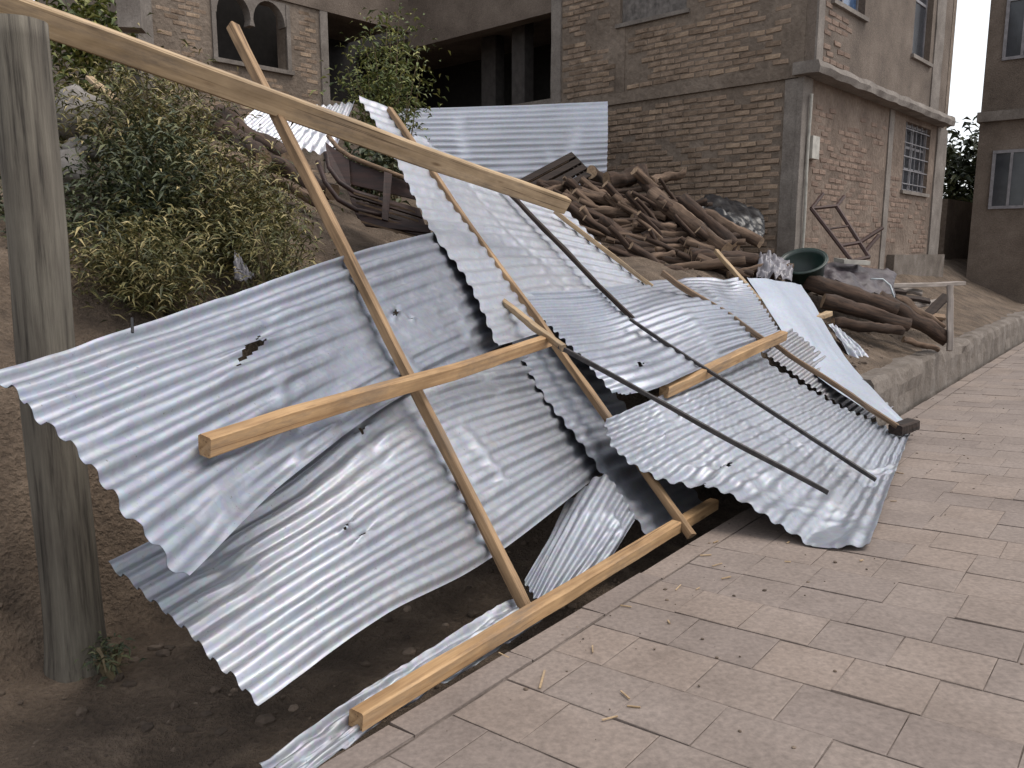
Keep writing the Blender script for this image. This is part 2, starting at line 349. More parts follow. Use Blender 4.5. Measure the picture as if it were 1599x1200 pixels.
# road bed in its own frame (x along, y towards the bank, z up)
RM = Matrix((DU, DV, RN)).transposed().to_4x4(); RM.translation = P0
KV = .55                                            # road edge
me = bpy.data.meshes.new('road')
rb = MB(); rb.box((-30, -300, -.25), (400, 0, 0), (0, 300 + KV - .004, 0), (0, 0, .2450))
me.from_pydata(rb.v, [], rb.f); me.materials.append(MATS['dust']); road = bpy.data.objects.new('road', me); COL.objects.link(road); road.matrix_world = RM; struct(road)
def slab_mesh(L, Wd, seed):
    c = .0015; T = .03; vs = []
    rr = random.Random(seed)
    for z, k in ((-T, 0), (-c, 0), (0, c)):
        for sx, sy in ((-1, -1), (1, -1), (1, 1), (-1, 1)):
            vs.append((sx * (L / 2 - k) + rr.uniform(-.003, .003), sy * (Wd / 2 - k) + rr.uniform(-.003, .003), z))
    fs = [(8, 9, 10, 11)]
    for a in (0, 4):
        for k in range(4): fs.append((a + k, a + (k + 1) % 4, a + 4 + (k + 1) % 4, a + 4 + k))
    m_ = bpy.data.meshes.new('paving_slab'); m_.from_pydata(vs, [], fs); m_.materials.append(MATS['paving']); return m_
RU, GAP = .285, .007
SLM = {L: [slab_mesh(RU - .007, L - .004, s) for s in range(3)] for L in (.16, .22, .28, .31, .34)}
cand = []
rr = random.Random(3)
for r in range(-8, 120):
    u = r * RU + .03; v = KV - .127; L = rr.choice((.16, .22, .28, .34)); cand.append((u, v - L / 2, L, rr.random())); v -= L
    while v > -14:
        L = rr.choice((.28, .31, .34)); cand.append((u, v - L / 2, L, rr.random())); v -= L
def road_pt(u, v): return P0 + DU * u + DV * v
near, far = [], []
for c in cand:
    if c[1] + c[2] / 2 > KV - .12 + .004: continue
    p = road_pt(c[0], c[1]); q = p - CAM; d = q.dot(FW)
    px = 799.5 + FPX * q.dot(RT) / max(d, .01); py = 600 - FPX * q.dot(UPV) / max(d, .01)
    inv = d > .5 and -150 < px < 1750 and 300 < py < 1400
    (near if inv else far).append((d, c))
near.sort(key=lambda t: t[0]); far = [c for d, c in near[300:]] + [c for d, c in far if d < 40]; near = near[:300]
for d, (u, v, L, k) in near:
    o = bpy.data.objects.new('paving_slab', SLM[L][int(k * 3)]); COL.objects.link(o); o.parent = road
    o.location = (u, v, noise.noise(Vector((u * 3, v * 3, 0))) * .003 + (k - .5) * .004); o.rotation_euler = ((k - .5) * .012, (k * 7 % 1 - .5) * .012, (k * 13 % 1 - .5) * .016)
fb = MB()
for (u, v, L, k) in far: fb.box((u - RU / 2 + .004, v - L / 2 + .004, -.02), (RU - .008, 0, 0), (0, L - .008, 0), (0, 0, .02 + (k - .5) * .004))
me = bpy.data.meshes.new('distant_paving'); me.from_pydata(fb.v, [], fb.f); me.materials.append(MATS['paving']); o = bpy.data.objects.new('distant_paving', me); COL.objects.link(o); o.parent = road; o['kind'] = 'stuff'
# kerb strip of narrow blocks along the edge, and the short filler pieces between kerb and slabs
rr = random.Random(5); u = -3.0; kmesh = {L: [slab_mesh(L - .006, .118, 20 + s) for s in range(2)] for L in (.5, .62, .74)}
while u < 26:
    L = rr.choice((.5, .62, .74)); o = bpy.data.objects.new('kerb_block', rr.choice(kmesh[L])); COL.objects.link(o); o.parent = road
    o.location = (u + L / 2, KV - .06, .004 + rr.uniform(-.004, .004)); o.rotation_euler = (rr.uniform(-.02, .02), 0, rr.uniform(-.008, .008)); u += L
# retaining wall under the terrace
wm = MB(); nseg = 150; u0, u1 = 5.6, 17.0
secs = [(.60, -.2), (.612, .0), (.625, .14), (.632, .27), (.65, .36), (.68, .395), (.80, .40), (.93, .39), (.95, -.1)]
for i in range(nseg + 1):
    u = u0 + (u1 - u0) * i / nseg
    for k, (v, z) in enumerate(secs):
        p = xy(u, v + .03 * noise.noise(Vector((u * 2.1, z * 6, 3))) + .025 * noise.noise(Vector((u * 6.3, z * 13, 8)))); p.z = z + (.035 * noise.noise(Vector((u * 1.6, v * 9, 7))) + .025 * noise.noise(Vector((u * 5.6, v * 9, 2))) if z > .2 else 0) - .02; wm.v.append(p)
n = len(secs)
for i in range(nseg):
    for k in range(n - 1): a = i * n + k; wm.f.append((a, a + n, a + n + 1, a + 1))
wm.f.append(tuple(range(n))); wm.f.append(tuple(nseg * n + k for k in range(n))[::-1])
tag(wm.build('retaining_wall', 'wall_concrete', smooth=False), 'low rough concrete retaining wall along the road edge beyond the fallen roof', 'wall')

# ------------------------------------------------------------------ brick house
BL = ray(-580, 394); BL.z = 0; BL.normalize(); BR = Vector((-BL.y, BL.x, 0))
if BR.x < 0: BR = -BR
K0 = U(1238, 408, 11.3); ZT = 7.2
NL = -BR; NRt = -BL                                 # outward normals of the left and the right facade
oz_ = lambda p, z: Vector((p.x, p.y, z))
house = tag(empty('brick_house', K0), 'two-storey unplastered brick house with overhanging upper floor behind the log pile', 'house')
def fac(px, py, org, dr, nrm):
    p = on_plane(px, py, org, nrm); q = p - org; return q.dot(dr), p.z
FL = lambda x, y: fac(x, y, K0, BL, NL)
FR = lambda x, y: fac(x, y, K0, BR, NRt)
Z = Vector((0, 0, 1))
def wall(name, m, parent, org, dr, nrm, length, z0, z1, opens, th=.22, start=0.0):
    """wall slab with rectangular openings (s0, s1, z0, z1)"""
    ss = sorted({start, length, *[o[0] for o in opens], *[o[1] for o in opens]}); zs = sorted({z0, z1, *[o[2] for o in opens], *[o[3] for o in opens]})
    ss = [s for s in ss if start <= s <= length]; zs = [z for z in zs if z0 <= z <= z1]
    b = MB(); cell = lambda i, j: not any(o[0] < (ss[i] + ss[i + 1]) / 2 < o[1] and o[2] < (zs[j] + zs[j + 1]) / 2 < o[3] for o in opens)
    P = lambda s, z, k: Vector((org.x + dr.x * s - nrm.x * k, org.y + dr.y * s - nrm.y * k, z))
    for i in range(len(ss) - 1):
        for j in range(len(zs) - 1):
            if not cell(i, j): continue
            a, c, e, g = ss[i], ss[i + 1], zs[j], zs[j + 1]
            b.add([P(a, e, 0), P(c, e, 0), P(c, g, 0), P(a, g, 0)], [(0, 1, 2, 3)]); b.add([P(a, e, th), P(c, e, th), P(c, g, th), P(a, g, th)], [(3, 2, 1, 0)])
            for (di, dj, q) in ((-1, 0, [(a, e), (a, g)]), (1, 0, [(c, e), (c, g)]), (0, -1, [(a, e), (c, e)]), (0, 1, [(a, g), (c, g)])):
                ii, jj = i + di, j + dj
                if not (0 <= ii < len(ss) - 1 and 0 <= jj < len(zs) - 1) or not cell(ii, jj):
                    b.add([P(*q[0], 0), P(*q[1], 0), P(*q[1], th), P(*q[0], th)], [(0, 1, 2, 3)])
    return b.build(name, m, parent)
BRM = {}
def brick_mesh(m, s):
    rr = random.Random(s); L, Hh, T = .225, .066, .05; c = .007; vs = []
    for y, k in ((T / 2, 0), (-T / 2 + c, 0), (-T / 2, c)):
        for sx, sz in ((-1, -1), (1, -1), (1, 1), (-1, 1)): vs.append((sx * (L / 2 - k) + rr.uniform(-.006, .006), y + rr.uniform(-.002, .002), sz * (Hh / 2 - k) + rr.uniform(-.004, .004)))
    fs = [(8, 9, 10, 11)] + [(a + k, a + (k + 1) % 4, a + 4 + (k + 1) % 4, a + 4 + k) for a in (0, 4) for k in range(4)]
    me = bpy.data.meshes.new('brick'); me.from_pydata(vs, [], fs); me.materials.append(MATS[m]); return me
def bricks(parent, m, org, dr, nrm, s0, s1, z0, z1, skip, thr, seed, proud=.012):
    """courses of bricks standing proud of the mortar; returns (score, loc, yaw) for each"""
    out = []; rr = random.Random(seed); row = 0; z = z0 + .045; yaw = math.atan2(dr.y, dr.x)
    if Vector((dr.y, -dr.x, 0)).dot(nrm) < 0: yaw += math.pi
    while z < z1 - .03:
        s = s0 + .13 + (.12 if row % 2 else 0)
        while s < s1 - .1:
            if not any(a - .1 < s < b + .1 and c - .04 < z < d + .04 for (a, b, c, d) in skip):
                k = noise.noise(Vector((s * 1.1 + seed, z * 1.5, seed))) + .5 * noise.noise(Vector((s * 3.1, z * 3.7, seed + 2)))
                if k + rr.uniform(-.35, .35) > thr:
                    p = org + dr * s; p.z = z + rr.uniform(-.006, .006) + .012 * noise.noise(Vector((s * .8, z, 1)))
                    p += nrm * (-.025 + proud * (.2 + .8 * rr.random()))
                    out.append((p, yaw, rr.uniform(-.04, .04), rr.uniform(-.035, .035)))
            s += .24 + rr.uniform(-.004, .008)
        z += .088; row += 1
    return out
def lay(parent, m, lst, nbig, sizekey):
    lst = sorted(lst, key=sizekey); base = wloc(parent)
    ms = [brick_mesh(m, s) for s in range(5)]
    for i, (p, yaw, tilt, tw) in enumerate(lst[:nbig]):
        o = bpy.data.objects.new('brick', ms[i % 5]); COL.objects.link(o); o.parent = parent; o.location = p - base
        flip = 0
        o.rotation_euler = (tw, tilt, yaw)
    b = MB()
    for i, (p, yaw, tilt, tw) in enumerate(lst[nbig:]):
        M = Matrix.Translation(p) @ Matrix.Rotation(yaw, 4, 'Z') @ Matrix.Rotation(tilt, 4, 'Y') @ Matrix.Rotation(tw, 4, 'X')
        me = ms[i % 5]; b.add([M @ v.co for v in me.vertices], [tuple(f.vertices) for f in me.polygons])
    if b.v: o = b.build('brickwork', m, parent); o['kind'] = 'stuff'
def dcam(t): 
    p = t[0]; q = p - CAM; d = q.dot(FW); px = 799.5 + FPX * q.dot(RT) / d; py = 600 - FPX * q.dot(UPV) / d
    return d + (0 if (-20 < px < 1620 and -20 < py < 470) else 100)
# openings measured on the facades
wl0, wz1 = FL(1072, 10)[0], FL(970, 38)[1]; wl1 = FL(968, 38)[0]
WIN_L = (wl0, wl1, wz1, wz1 + 1.3)
sR = lambda x: FR(x, 300)[0]
WIN_R = (sR(1407), sR(1446), FR(1425, 300)[1], FR(1425, 193)[1])
LEN_L = FL(866, 200)[0]; LEN_R = sR(1470)
ZSLAB = FR(1238, 112)[1]
# left facade: both storeys; right facade: ground floor only, upper floor stands forward on the slab
wall('wall', 'mortar', house, K0, BL, NL, LEN_L, .6, ZT, [WIN_L], start=.0)
wall('wall', 'mortar_pink', house, K0 + BR * .0, BR, NRt, LEN_R, .6, ZSLAB, [WIN_R], start=.222)
OV = .14
K1 = K0 + NRt * OV
wup0 = fac(1300, 20, K1, BR, NRt); wup1 = fac(1350, 28, K1, BR, NRt); w2a = fac(1424, 85, K1, BR, NRt); w2b = fac(1452, 85, K1, BR, NRt); LEN_U = fac(1481, 100, K1, BR, NRt)[0]
WU1 = (wup0[0], wup1[0], wup1[1], wup1[1] + 1.2); WU2 = (w2a[0], w2b[0], w2a[1], w2a[1] + 1.9)
wall('wall', 'plaster', house, K1, BR, NRt, LEN_U, ZSLAB + .16, ZT, [WU1, WU2], th=.12, start=.0)
b = MB(); b.box(oz_(K1 + BR * .003, ZSLAB + .16), BL * (OV - .003), BR * .2, Z * (ZT - ZSLAB - .16)); b.build('wall', 'mortar', house)
# back sides so the block is closed from other views
b = MB(); b.box(K0 + BR * LEN_R + Vector((0, 0, .6 - K0.z)), BL * LEN_L, BR * -.2, Z * (ZT - .6)); b.build('wall', 'mortar', house)
b = MB(); b.box(K0 + BL * LEN_L + BR * .23 + Vector((0, 0, .6 - K0.z)), BL * -.2, BR * (LEN_R - .45), Z * (ZT - .6)); b.build('wall', 'mortar', house)
b = MB(); b.box(K1 + BL * .0 + BR * -.1 + Vector((0, 0, ZT - K0.z)), BL * (LEN_L + .5), BR * (LEN_U + .2), Z * .15); b.build('roof', 'concrete', house)
# slab between the storeys: ragged edge
b = MB(); nn = 40
for i in range(nn + 1):
    s = -.12 + (LEN_U + .42) * i / nn
    for (o_, z_) in ((0, 0), (.12, -.01), (.14, .07), (.11, .15), (0, .158), (-OV - .1, .158), (-OV - .1, 0)):
        p = K1 + BR * s + NRt * (o_ + (.03 * noise.noise(Vector((s * 3, z_ * 20, 1))) if o_ > 0 else 0)); p.z = ZSLAB + z_ + (.018 * noise.noise(Vector((s * 2.7, o_ * 20, 5))) if o_ > 0 else 0); b.v.append(p)
for i in range(nn):
    for k in range(7): a = i * 7; b.f.append((a + k, a + (k + 1) % 7, a + 7 + (k + 1) % 7, a + 7 + k))
b.f.append(tuple(range(7))[::-1]); b.f.append(tuple(nn * 7 + k for k in range(7)))
b.build('floor_slab', 'concrete', house)
b = MB(); b.box(K0 + NL * .045 + BL * -.02 + Vector((0, 0, ZSLAB - .02 - K0.z)), BL * (LEN_L), NL * -.07, Z * .17); b.build('ring_beam', 'mortar', house)
def column(name, org, dr, nrm, s, w, z0, z1, proud=.03, m='concrete'):
    b = MB(); n_ = 9
    for i in range(n_ + 1):
        z = z0 + (z1 - z0) * i / n_
        for (a, k) in ((0, -.05), (0, proud), (w, proud), (w, -.05)):
            p = org + dr * (s + a + .012 * noise.noise(Vector((z * 2, a * 9, s)))) + nrm * (k + (.012 * noise.noise(Vector((z * 3, s, a))) if k > 0 else 0)); p.z = z; b.v.append(p)
    for i in range(n_):
        for k in range(4): b.f.append((i * 4 + k, i * 4 + (k + 1) % 4, i * 4 + 4 + (k + 1) % 4, i * 4 + 4 + k))
    b.f.append((0, 1, 2, 3)); b.f.append(tuple(n_ * 4 + k for k in (3, 2, 1, 0)))
    return b.build(name, m, house)
column('corner_column', K0, BL, NL, -.025, .26, .7, ZSLAB - .03, .02); column('corner_column', K0, BR, NRt, -.03, .30, .7, ZSLAB - .01, .025)
column('column', K0, BL, NL, LEN_L - .14, .2, .7, ZT, .04); column('column', K0, BR, NRt, sR(1380), .22, .7, ZSLAB - .01, .02); column('column', K0, BR, NRt, sR(1455), LEN_R - sR(1455), .7, ZSLAB - .01, .03)
column('column', K1, BR, NRt, .0, .2, ZSLAB + .165, ZT, .03); column('column', K1, BR, NRt, fac(1456, 100, K1, BR, NRt)[0], .5, ZSLAB + .165, ZT, .02)
column('column', K0, BL, NL, FL(976, 100)[0], .17, ZSLAB + .16, WIN_L[2] - .05, .012, 'mortar')
b = MB(); pp = K0 + BR * .16 + NRt * .06; b.tube([Vector((pp.x, pp.y, 1.55 + i * .26)) + Vector((.006 * math.sin(i), 0, 0)) for i in range(9)], .022, 8); b.build('drain_pipe', 'white_box', house)
b = MB(); b.box(K0 + BR * (LEN_R * .0 + sR(1392)) + NRt * .13 + Vector((0, 0, -.7)), BR * (LEN_R - sR(1392) + .1), NRt * -.125, Z * .78); b.build('plinth', 'wall_concrete', house)
b = MB(); s0, z0 = FR(1258, 248); s1 = FR(1269, 248)[0]; b.box(Vector((0, 0, z0)) + (K0 + BR * s0 + NRt * .0).xy.to_3d(), BR * (s1 - s0), NRt * .09, Z * (FR(1262, 213)[1] - z0)); mb = b.build('meter_box', 'white_box', house)
def window(org, dr, nrm, o, nx, nz, inset=.1, pane='glass', bars=0, curtain=False, fm='frame_grey', parent=house):
    s0, s1, z0, z1 = o; P = lambda s, z, k: Vector((org.x + dr.x * s - nrm.x * k, org.y + dr.y * s - nrm.y * k, z))
    b = MB(); w = .045
    for i in range(nx + 1): s = s0 + (s1 - s0 - w) * i / nx; b.box(P(s, z0, inset), dr * w, -nrm * .05, Z * (z1 - z0))
    for j in range(nz + 1): z = z0 + (z1 - z0 - w) * j / nz; b.box(P(s0 + .002, z + .001, inset + .004), dr * (s1 - s0 - .004), -nrm * .042, Z * (w - .002))
    f = b.build('window', fm, parent)
    for i in range(nx):
        for j in range(nz):
            a = s0 + (s1 - s0) * i / nx + .02; c = s0 + (s1 - s0) * (i + 1) / nx - .02; e = z0 + (z1 - z0) * j / nz + .02; g = z0 + (z1 - z0) * (j + 1) / nz - .02
            b = MB(); b.box(P(a, e, inset + .02), dr * (c - a), -nrm * .006, Z * (g - e)); b.build('pane', pane, f)
    if curtain:
        b = MB(); n_ = 30
        for i in range(n_ + 1):
            s = s0 + (s1 - s0) * i / n_; k = inset + .012 - .008 * math.sin(i * 1.9) - .002
            b.v += [P(s, z0, k - .02), P(s, z1, k - .02)]
        for i in range(n_): b.f.append((2 * i, 2 * i + 2, 2 * i + 3, 2 * i + 1))
        b.build('curtain', 'curtain', f)
    for i in range(bars):
        b = MB(); s = s0 + (s1 - s0) * (i + .5) / bars; b.box(P(s, z0, .03), dr * .016, -nrm * .016, Z * (z1 - z0)); b.build('bar', fm, f)
    if bars:
        for j in range(5): b = MB(); z = z0 + (z1 - z0) * (j + .5) / 5; b.box(P(s0, z, .012), dr * (s1 - s0), -nrm * .016, Z * .016); b.build('bar', fm, f)
    b = MB(); b.box(P(s0 - .06, z0 - .06, -.05), dr * (s1 - s0 + .12), -nrm * (inset + .04), Z * .058); b.build('sill', 'concrete', f)
    return f
window(K0, BL, NL, WIN_L, 3, 1, .08, 'glass', 0, True); window(K0, BR, NRt, WIN_R, 2, 3, .09, 'glass', 5)
window(K1, BR, NRt, WU1, 2, 1, .1, 'blue_glass'); window(K1, BR, NRt, WU2, 1, 2, .1, 'glass')
b = MB(); b.box(K1 + NRt * -.5 + BR * .3 + Vector((0, 0, ZSLAB + .2 - K0.z)), BR * (LEN_U - .8), NRt * -.05, Z * 3); b.build('inner_wall', 'room_shade', house)  # unlit room behind the windows, its shade in the wall colour
b = MB(); b.box(K0 + NRt * -.6 + BR * .4 + Vector((0, 0, .8 - K0.z)), BR * (LEN_R - .9), NRt * -.05, Z * (ZSLAB - .9)); b.build('inner_wall', 'room_shade', house)
# brick courses
bl = bricks(house, 'brick_tan', K0, BL, NL, .26, LEN_L - .16, .95, ZSLAB - .04, [], -.45, 3, .024)
bl += bricks(house, 'brick_tan', K0, BL, NL, .2, LEN_L - .16, ZSLAB + .18, ZT, [(WIN_L[0] - .08, WIN_L[1] + .08, WIN_L[2] - .1, 9), (FL(976, 100)[0], FL(976, 100)[0] + .17, ZSLAB, WIN_L[2])], -.28, 5, .018)
lay(house, 'brick_tan', bl, 210, dcam)
br_ = bricks(house, 'brick_red', K0, BR, NRt, .34, sR(1380) - .03, 1.1, ZSLAB - .25, [(s0 - .02, s1 + .05, z0, z0 + .5)], -.05, 9, .01)
br_ += bricks(house, 'brick_red', K0, BR, NRt, sR(1380) + .25, sR(1455) - .02, 1.3, ZSLAB - .25, [(WIN_R[0] - .05, WIN_R[1] + .05, WIN_R[2] - .1, 9)], .0, 10, .01)
bu = bricks(house, 'brick_red', K1, BR, NRt, .25, fac(1330, 60, K1, BR, NRt)[0], ZSLAB + .2, ZT, [(WU1[0] - .03, WU1[1] + .03, WU1[2] - .08, 9)], -.7, 12, .016)
lay(house, 'brick_red', br_ + bu, 90, dcam)

# ------------------------------------------------------------------ courtyard wing with the open gallery, and the wing with arched windows
S1 = FL(640, 100)[0]; Kc = K0 + BL * S1                        # inner corner
gal = tag(empty('gallery_wing', K0 + BL * (LEN_L + .3) + Vector((0, 0, .6))), 'concrete gallery wing with dark open bays left of the brick house', 'building')
gz = FL(765, 45)[1]; zf = FL(765, 168)[1]
def boxp(name, m, par, o, a, b_, c): q = MB(); q.box(o, a, b_, c); return q.build(name, m, par)
oz = lambda p, z: Vector((p.x, p.y, z))
GL = K0 + BL * LEN_L
boxp('fascia_beam', 'plaster', gal, oz(GL + NL * .02, gz), BL * (S1 - LEN_L + .02), NL * -.25, Z * .55)
boxp('parapet', 'plaster', gal, oz(GL, gz + .553), BL * (S1 - LEN_L), NL * -.15, Z * 1.2)
boxp('floor', 'concrete', gal, oz(GL, zf - .3), BL * (S1 - LEN_L), BR * 2.2, Z * .28)
boxp('wall', 'mortar', gal, oz(GL, .6), BL * (S1 - LEN_L), BR * .2, Z * (zf - .305 - .6))
boxp('back_wall', 'room_shade', gal, oz(GL + BR * 2.2, zf - .2), BL * (S1 - LEN_L + 2.5), BR * .1, Z * 2.6)  # near-black colour carries the shade of the recess
boxp('ceiling', 'plaster', gal, oz(GL + BR * .24, gz + .2), BL * (S1 - LEN_L + 2), BR * 2.4, Z * .1)
for x0, x1, dp in ((700, 722, .9), (770, 790, .5)):
    s0, s1 = FL(x0, 120)[0], FL(x1, 120)[0]; boxp('column', 'shaded_plaster', gal, oz(K0 + BL * s1 + BR * dp, zf - .02), BL * (s0 - s1), BR * .25, Z * (gz - zf + .2))  # column colour darkened to carry the gallery shade
boxp('door', 'dark_wood', gal, oz(K0 + BL * FL(855, 120)[0] + BR * 2.1, zf), BL * .9, BR * .08, Z * 2.0)
boxp('door', 'red_wood', gal, oz(K0 + BL * FL(830, 120)[0] + BR * 1.3, zf), BL * .5, BR * .08, Z * 1.9)
# arched wing: its facade runs from the inner corner towards the camera's left
AW = tag(empty('arched_wing', Kc - BR * 4 + Vector((0, 0, .6))), 'brown house wing with a twin arched window at upper left', 'building')
DA = -BR; NA = NRt                                           # direction along the facade, outward normal
FA = lambda x, y: fac(x, y, Kc, DA, NA)
a0, a1 = FA(447, 60)[0], FA(338, 60)[0]; az0 = FA(395, 101)[1]; az1 = FA(395, -4)[1]
pc = FA(510, 80)[0]; LA = FA(218, 60)[0]
wall('wall', 'mortar', AW, Kc, DA, NA, LA, .8, ZT + .3, [(a0, a1, az0, az1)], start=pc, th=.3)
# spandrels of the twin arch with hanging pendant
cx = (a0 + a1) / 2; r = (a1 - a0) / 4; pts = []; spring = az1 - r * 1.12
for c_ in (a0 + r, a0 + 3 * r):
    for i in range(13):
        t = math.pi * (1 - i / 12); k = .93; pts.append((c_ + r * k * math.cos(t), spring + r * 1.1 * math.sin(t)))
poly = [(a0 - .01, spring)] + pts[:13] + [(cx - .05, spring - .1), (cx + .05, spring - .1)] + pts[13:] + [(a1 + .01, spring), (a1 + .01, az1 + .02), (a0 - .01, az1 + .02)]
bm = bmesh.new(); fr = [bm.verts.new(oz(Kc + DA * s + NA * .015, z)) for s, z in poly]; f = bm.faces.new(fr); ex = bmesh.ops.extrude_face_region(bm, geom=[f])
for e in ex['geom']:
    if isinstance(e, bmesh.types.BMVert): e.co -= NA * .2
bmesh.ops.triangulate(bm, faces=bm.faces[:]); bm.verts.index_update()
mk('arch_spandrel', [v.co.copy() for v in bm.verts], [tuple(v.index for v in f.verts) for f in bm.faces], 'concrete', AW); bm.free()
boxp('sill', 'concrete', AW, oz(Kc + DA * (a0 - .1) + NA * .07, az0 - .07), DA * (a1 - a0 + .2), NA * -.2, Z * .068)
boxp('inner_wall', 'room_shade', AW, oz(Kc + DA * (a0 - .6) - NA * 1.2, az0 - .6), DA * (a1 - a0 + 1.2), NA * -.1, Z * 3)
for s in (a0 - .075, a1 + .0): boxp('window_surround', 'concrete', AW, oz(Kc + DA * s + NA * .03, az0), DA * .075, NA * -.08, Z * (az1 - az0))
# porch between arched wing and corner
bz = FA(567, 34)[1]
boxp('fascia_beam', 'plaster', AW, oz(Kc + DA * .0 + NA * .04, bz), DA * (FA(330, 20)[0]), NA * -.28, Z * .5)
boxp('wall', 'mortar', AW, oz(Kc, .8), DA * pc, NA * -.25, Z * (FA(567, 165)[1] - .8))
boxp('back_wall', 'room_shade', AW, oz(Kc - NA * 2.0 - DA * 3, zf - .5), DA * (pc + 4), NA * -.1, Z * 3.4)  # porch shade put into the wall colour
boxp('ceiling', 'plaster', AW, oz(Kc - NA * .25, bz + .15), DA * (pc), NA * -1.8, Z * .1)
boxp('parapet', 'plaster', AW, oz(Kc, bz + .503), DA * LA, NA * -.15, Z * 1.0)
boxp('end_column', 'concrete', AW, oz(Kc + DA * (pc - .02) + NA * .035, .9), DA * .16, NA * -.2, Z * (bz - .9 - .004))
boxp('end_wall', 'mortar', AW, oz(Kc + DA * (LA - .002) - NA * .3, .8), DA * -.25, NA * -4, Z * (ZT - .6))
boxp('end_column', 'concrete', AW, oz(Kc + DA * (LA - .2) + NA * .04, .9), DA * .24, NA * -.2, Z * (ZT - .6))
ab = bricks(AW, 'brick_tan', Kc, DA, NA, pc + .2, LA - .25, 2.2, ZT, [(a0 - .16, a1 + .16, az0 - .15, 9), (0, FA(330, 20)[0] + .1, bz - .05, bz + .6)], -.12, 21, .008)
lay(AW, 'brick_tan', ab, 0, dcam)

# ------------------------------------------------------------------ fallen roof: timbers
PB, PT = U(830, 968, 3.42), U(362, 42, 4.6)
P1 = beam('roof_purlin', PB, PT, .045, .045, 'pine_mid', 20, 1, .006, 20, 1.3)
tag(P1, 'long upright roof purlin leaning from the road edge up past the big beam', 'timber')
beam_big = beam('roof_beam', U(-60, -12, 3.25), U(882, 322, 6.25), .075, .125, 'pine_pale', 28, 2, .003)
tag(beam_big, 'thick pale roof beam slanting across the top over the standing purlin', 'timber')
H1 = beam('timber_batten', U(320, 697, 2.58), U(858, 533, 4.93), .05, .07, 'pine', 10, 3, .004)
tag(H1, 'orange sawn batten crossing the standing purlin over the lower left sheets', 'timber')
g0, g1 = G(556, 1146), G(1112, 800)
H3 = beam('road_edge_timber', g0 + Vector((0, 0, .045)), g1 + Vector((0, 0, .05)), .064, .064, 'pine', 0, 4, .004)
tag(H3, 'long yellow timber lying along the edge of the paved road', 'timber')
PQ0, PQ1 = U(1080, 838, 4.38), U(606, 172, 6.9)
P2 = beam('roof_purlin', PQ0, PQ1, .05, .045, 'pine_mid', 15, 5, .007, 20)
tag(P2, 'weathered purlin running down the left edge of the upper sheets to the road', 'timber')
WD = ray(1650, 370).normalized()
CN = (PQ1 - PQ0).cross(WD).normalized()
if CN.dot(CAM - PQ0) < 0: CN = -CN
PC = (PQ0 + PQ1) / 2 - CN * .04
CP = lambda x, y, k=0: on_plane(x, y, PC + CN * k, CN)
dep = lambda p: (p - CAM).dot(FW)
print('C depths', [round(dep(CP(*q)), 2) for q in ((598, 215), (868, 322), (670, 360), (950, 392), (776, 539), (1015, 450), (800, 465), (956, 633), (1155, 436), (1222, 525), (1060, 560))])

# ------------------------------------------------------------------ fallen roof: sheets
L_ = 'corrugated_sheet'
sheet(L_, 'large dented corrugated sheet at far left with a black tear, beneath the orange batten', [
    [U(-14, 588, 2.42), U(300, 480, 3.1), U(545, 398, 4.10), U(720, 352, 6.1)],
    [U(128, 715, 2.32), U(400, 590, 3.0), U(592, 505, 3.96), U(775, 432, 5.85)],
    [U(290, 905, 2.24), U(460, 740, 2.9), U(640, 612, 3.86), U(822, 522, 5.6)]], 9, 'galv',
    holes=[(.225, .34, .022, .07, .5), (.56, .47, .010, .03, .3), (.60, .55, .004, .02, 0)],
    dents=[(.42, .62, .12, .2, .028, .95), (.62, .6, .14, .22, .014, .92), (.25, .75, .12, .1, .03, .8), (.35, .95, .1, .07, -.04, .7), (.8, .4, .12, .3, .01, .6), (.48, .35, .1, .12, .012, .8), (.12, .9, .06, .05, .015, .6)], warp=.024, seed=1, ragged=.03, crumple=.009, nu=170, amp=.0165, per=12, creases=7)
sheet(L_, 'lower left corrugated sheet with free corner hanging over the dark ditch', [
    [U(172, 884, 2.80), U(420, 750, 3.2), U(640, 592, 3.96), U(856, 548, 5.55)],
    [U(290, 985, 2.60), U(520, 840, 3.0), U(704, 728, 3.74), U(905, 645, 5.25)],
    [U(404, 1098, 2.38), U(600, 960, 2.85), U(772, 868, 3.58), U(950, 730, 4.95)]], 9.5, 'galv',
    holes=[(.22, .52, .005, .03, .6), (.24, .6, .009, .025, .9), (.36, .1, .008, .03, .2)],
    dents=[(.3, .3, .1, .14, .012, .7), (.55, .45, .16, .2, .008, .65), (.45, .12, .1, .1, .02, .8)], warp=.018, seed=2, ragged=.02, crumple=.006, nu=170, amp=.0165, per=12, creases=5)
sheet(L_, 'upper corrugated sheet hanging from the weathered purlin below the big beam', [
    [CP(560, 150, .03), CP(690, 205), CP(800, 258)],
    [CP(604, 222, .05), CP(740, 265), CP(868, 312)],
    [CP(672, 360, .07), CP(820, 368), CP(955, 398)],
    [CP(730, 440, .07), CP(880, 425), CP(1018, 446)],
    [CP(778, 541, .07), CP(900, 505), CP(1030, 480)]], 21, 'galv_bright', dents=[(.5, .45, .3, .2, .02, .55), (.7, .25, .2, .2, .01, .5)], warp=.018, seed=3, nu=100, amp=.011, crumple=.006,
    cut=lambda u, v: u > .2 and v < .1 + .20 * u + .012 * math.sin(u * 40))
DW = WD * .85
dl = [(796, 528, 5.2), (844, 610, 4.98), (900, 685, 4.78), (960, 770, 4.55), (1015, 842, 4.36)]
sheet(L_, 'dark shaded corrugated strip under the middle purlin leading down to the road', [[U(*q), U(*q) + DW * .5 + Vector((0, 0, -.02)), U(*q) + DW + Vector((0, 0, -.05))] for q in dl], 14, 'galv', warp=.01, seed=4, nu=30)
def lift(p, k): return p + CN * k
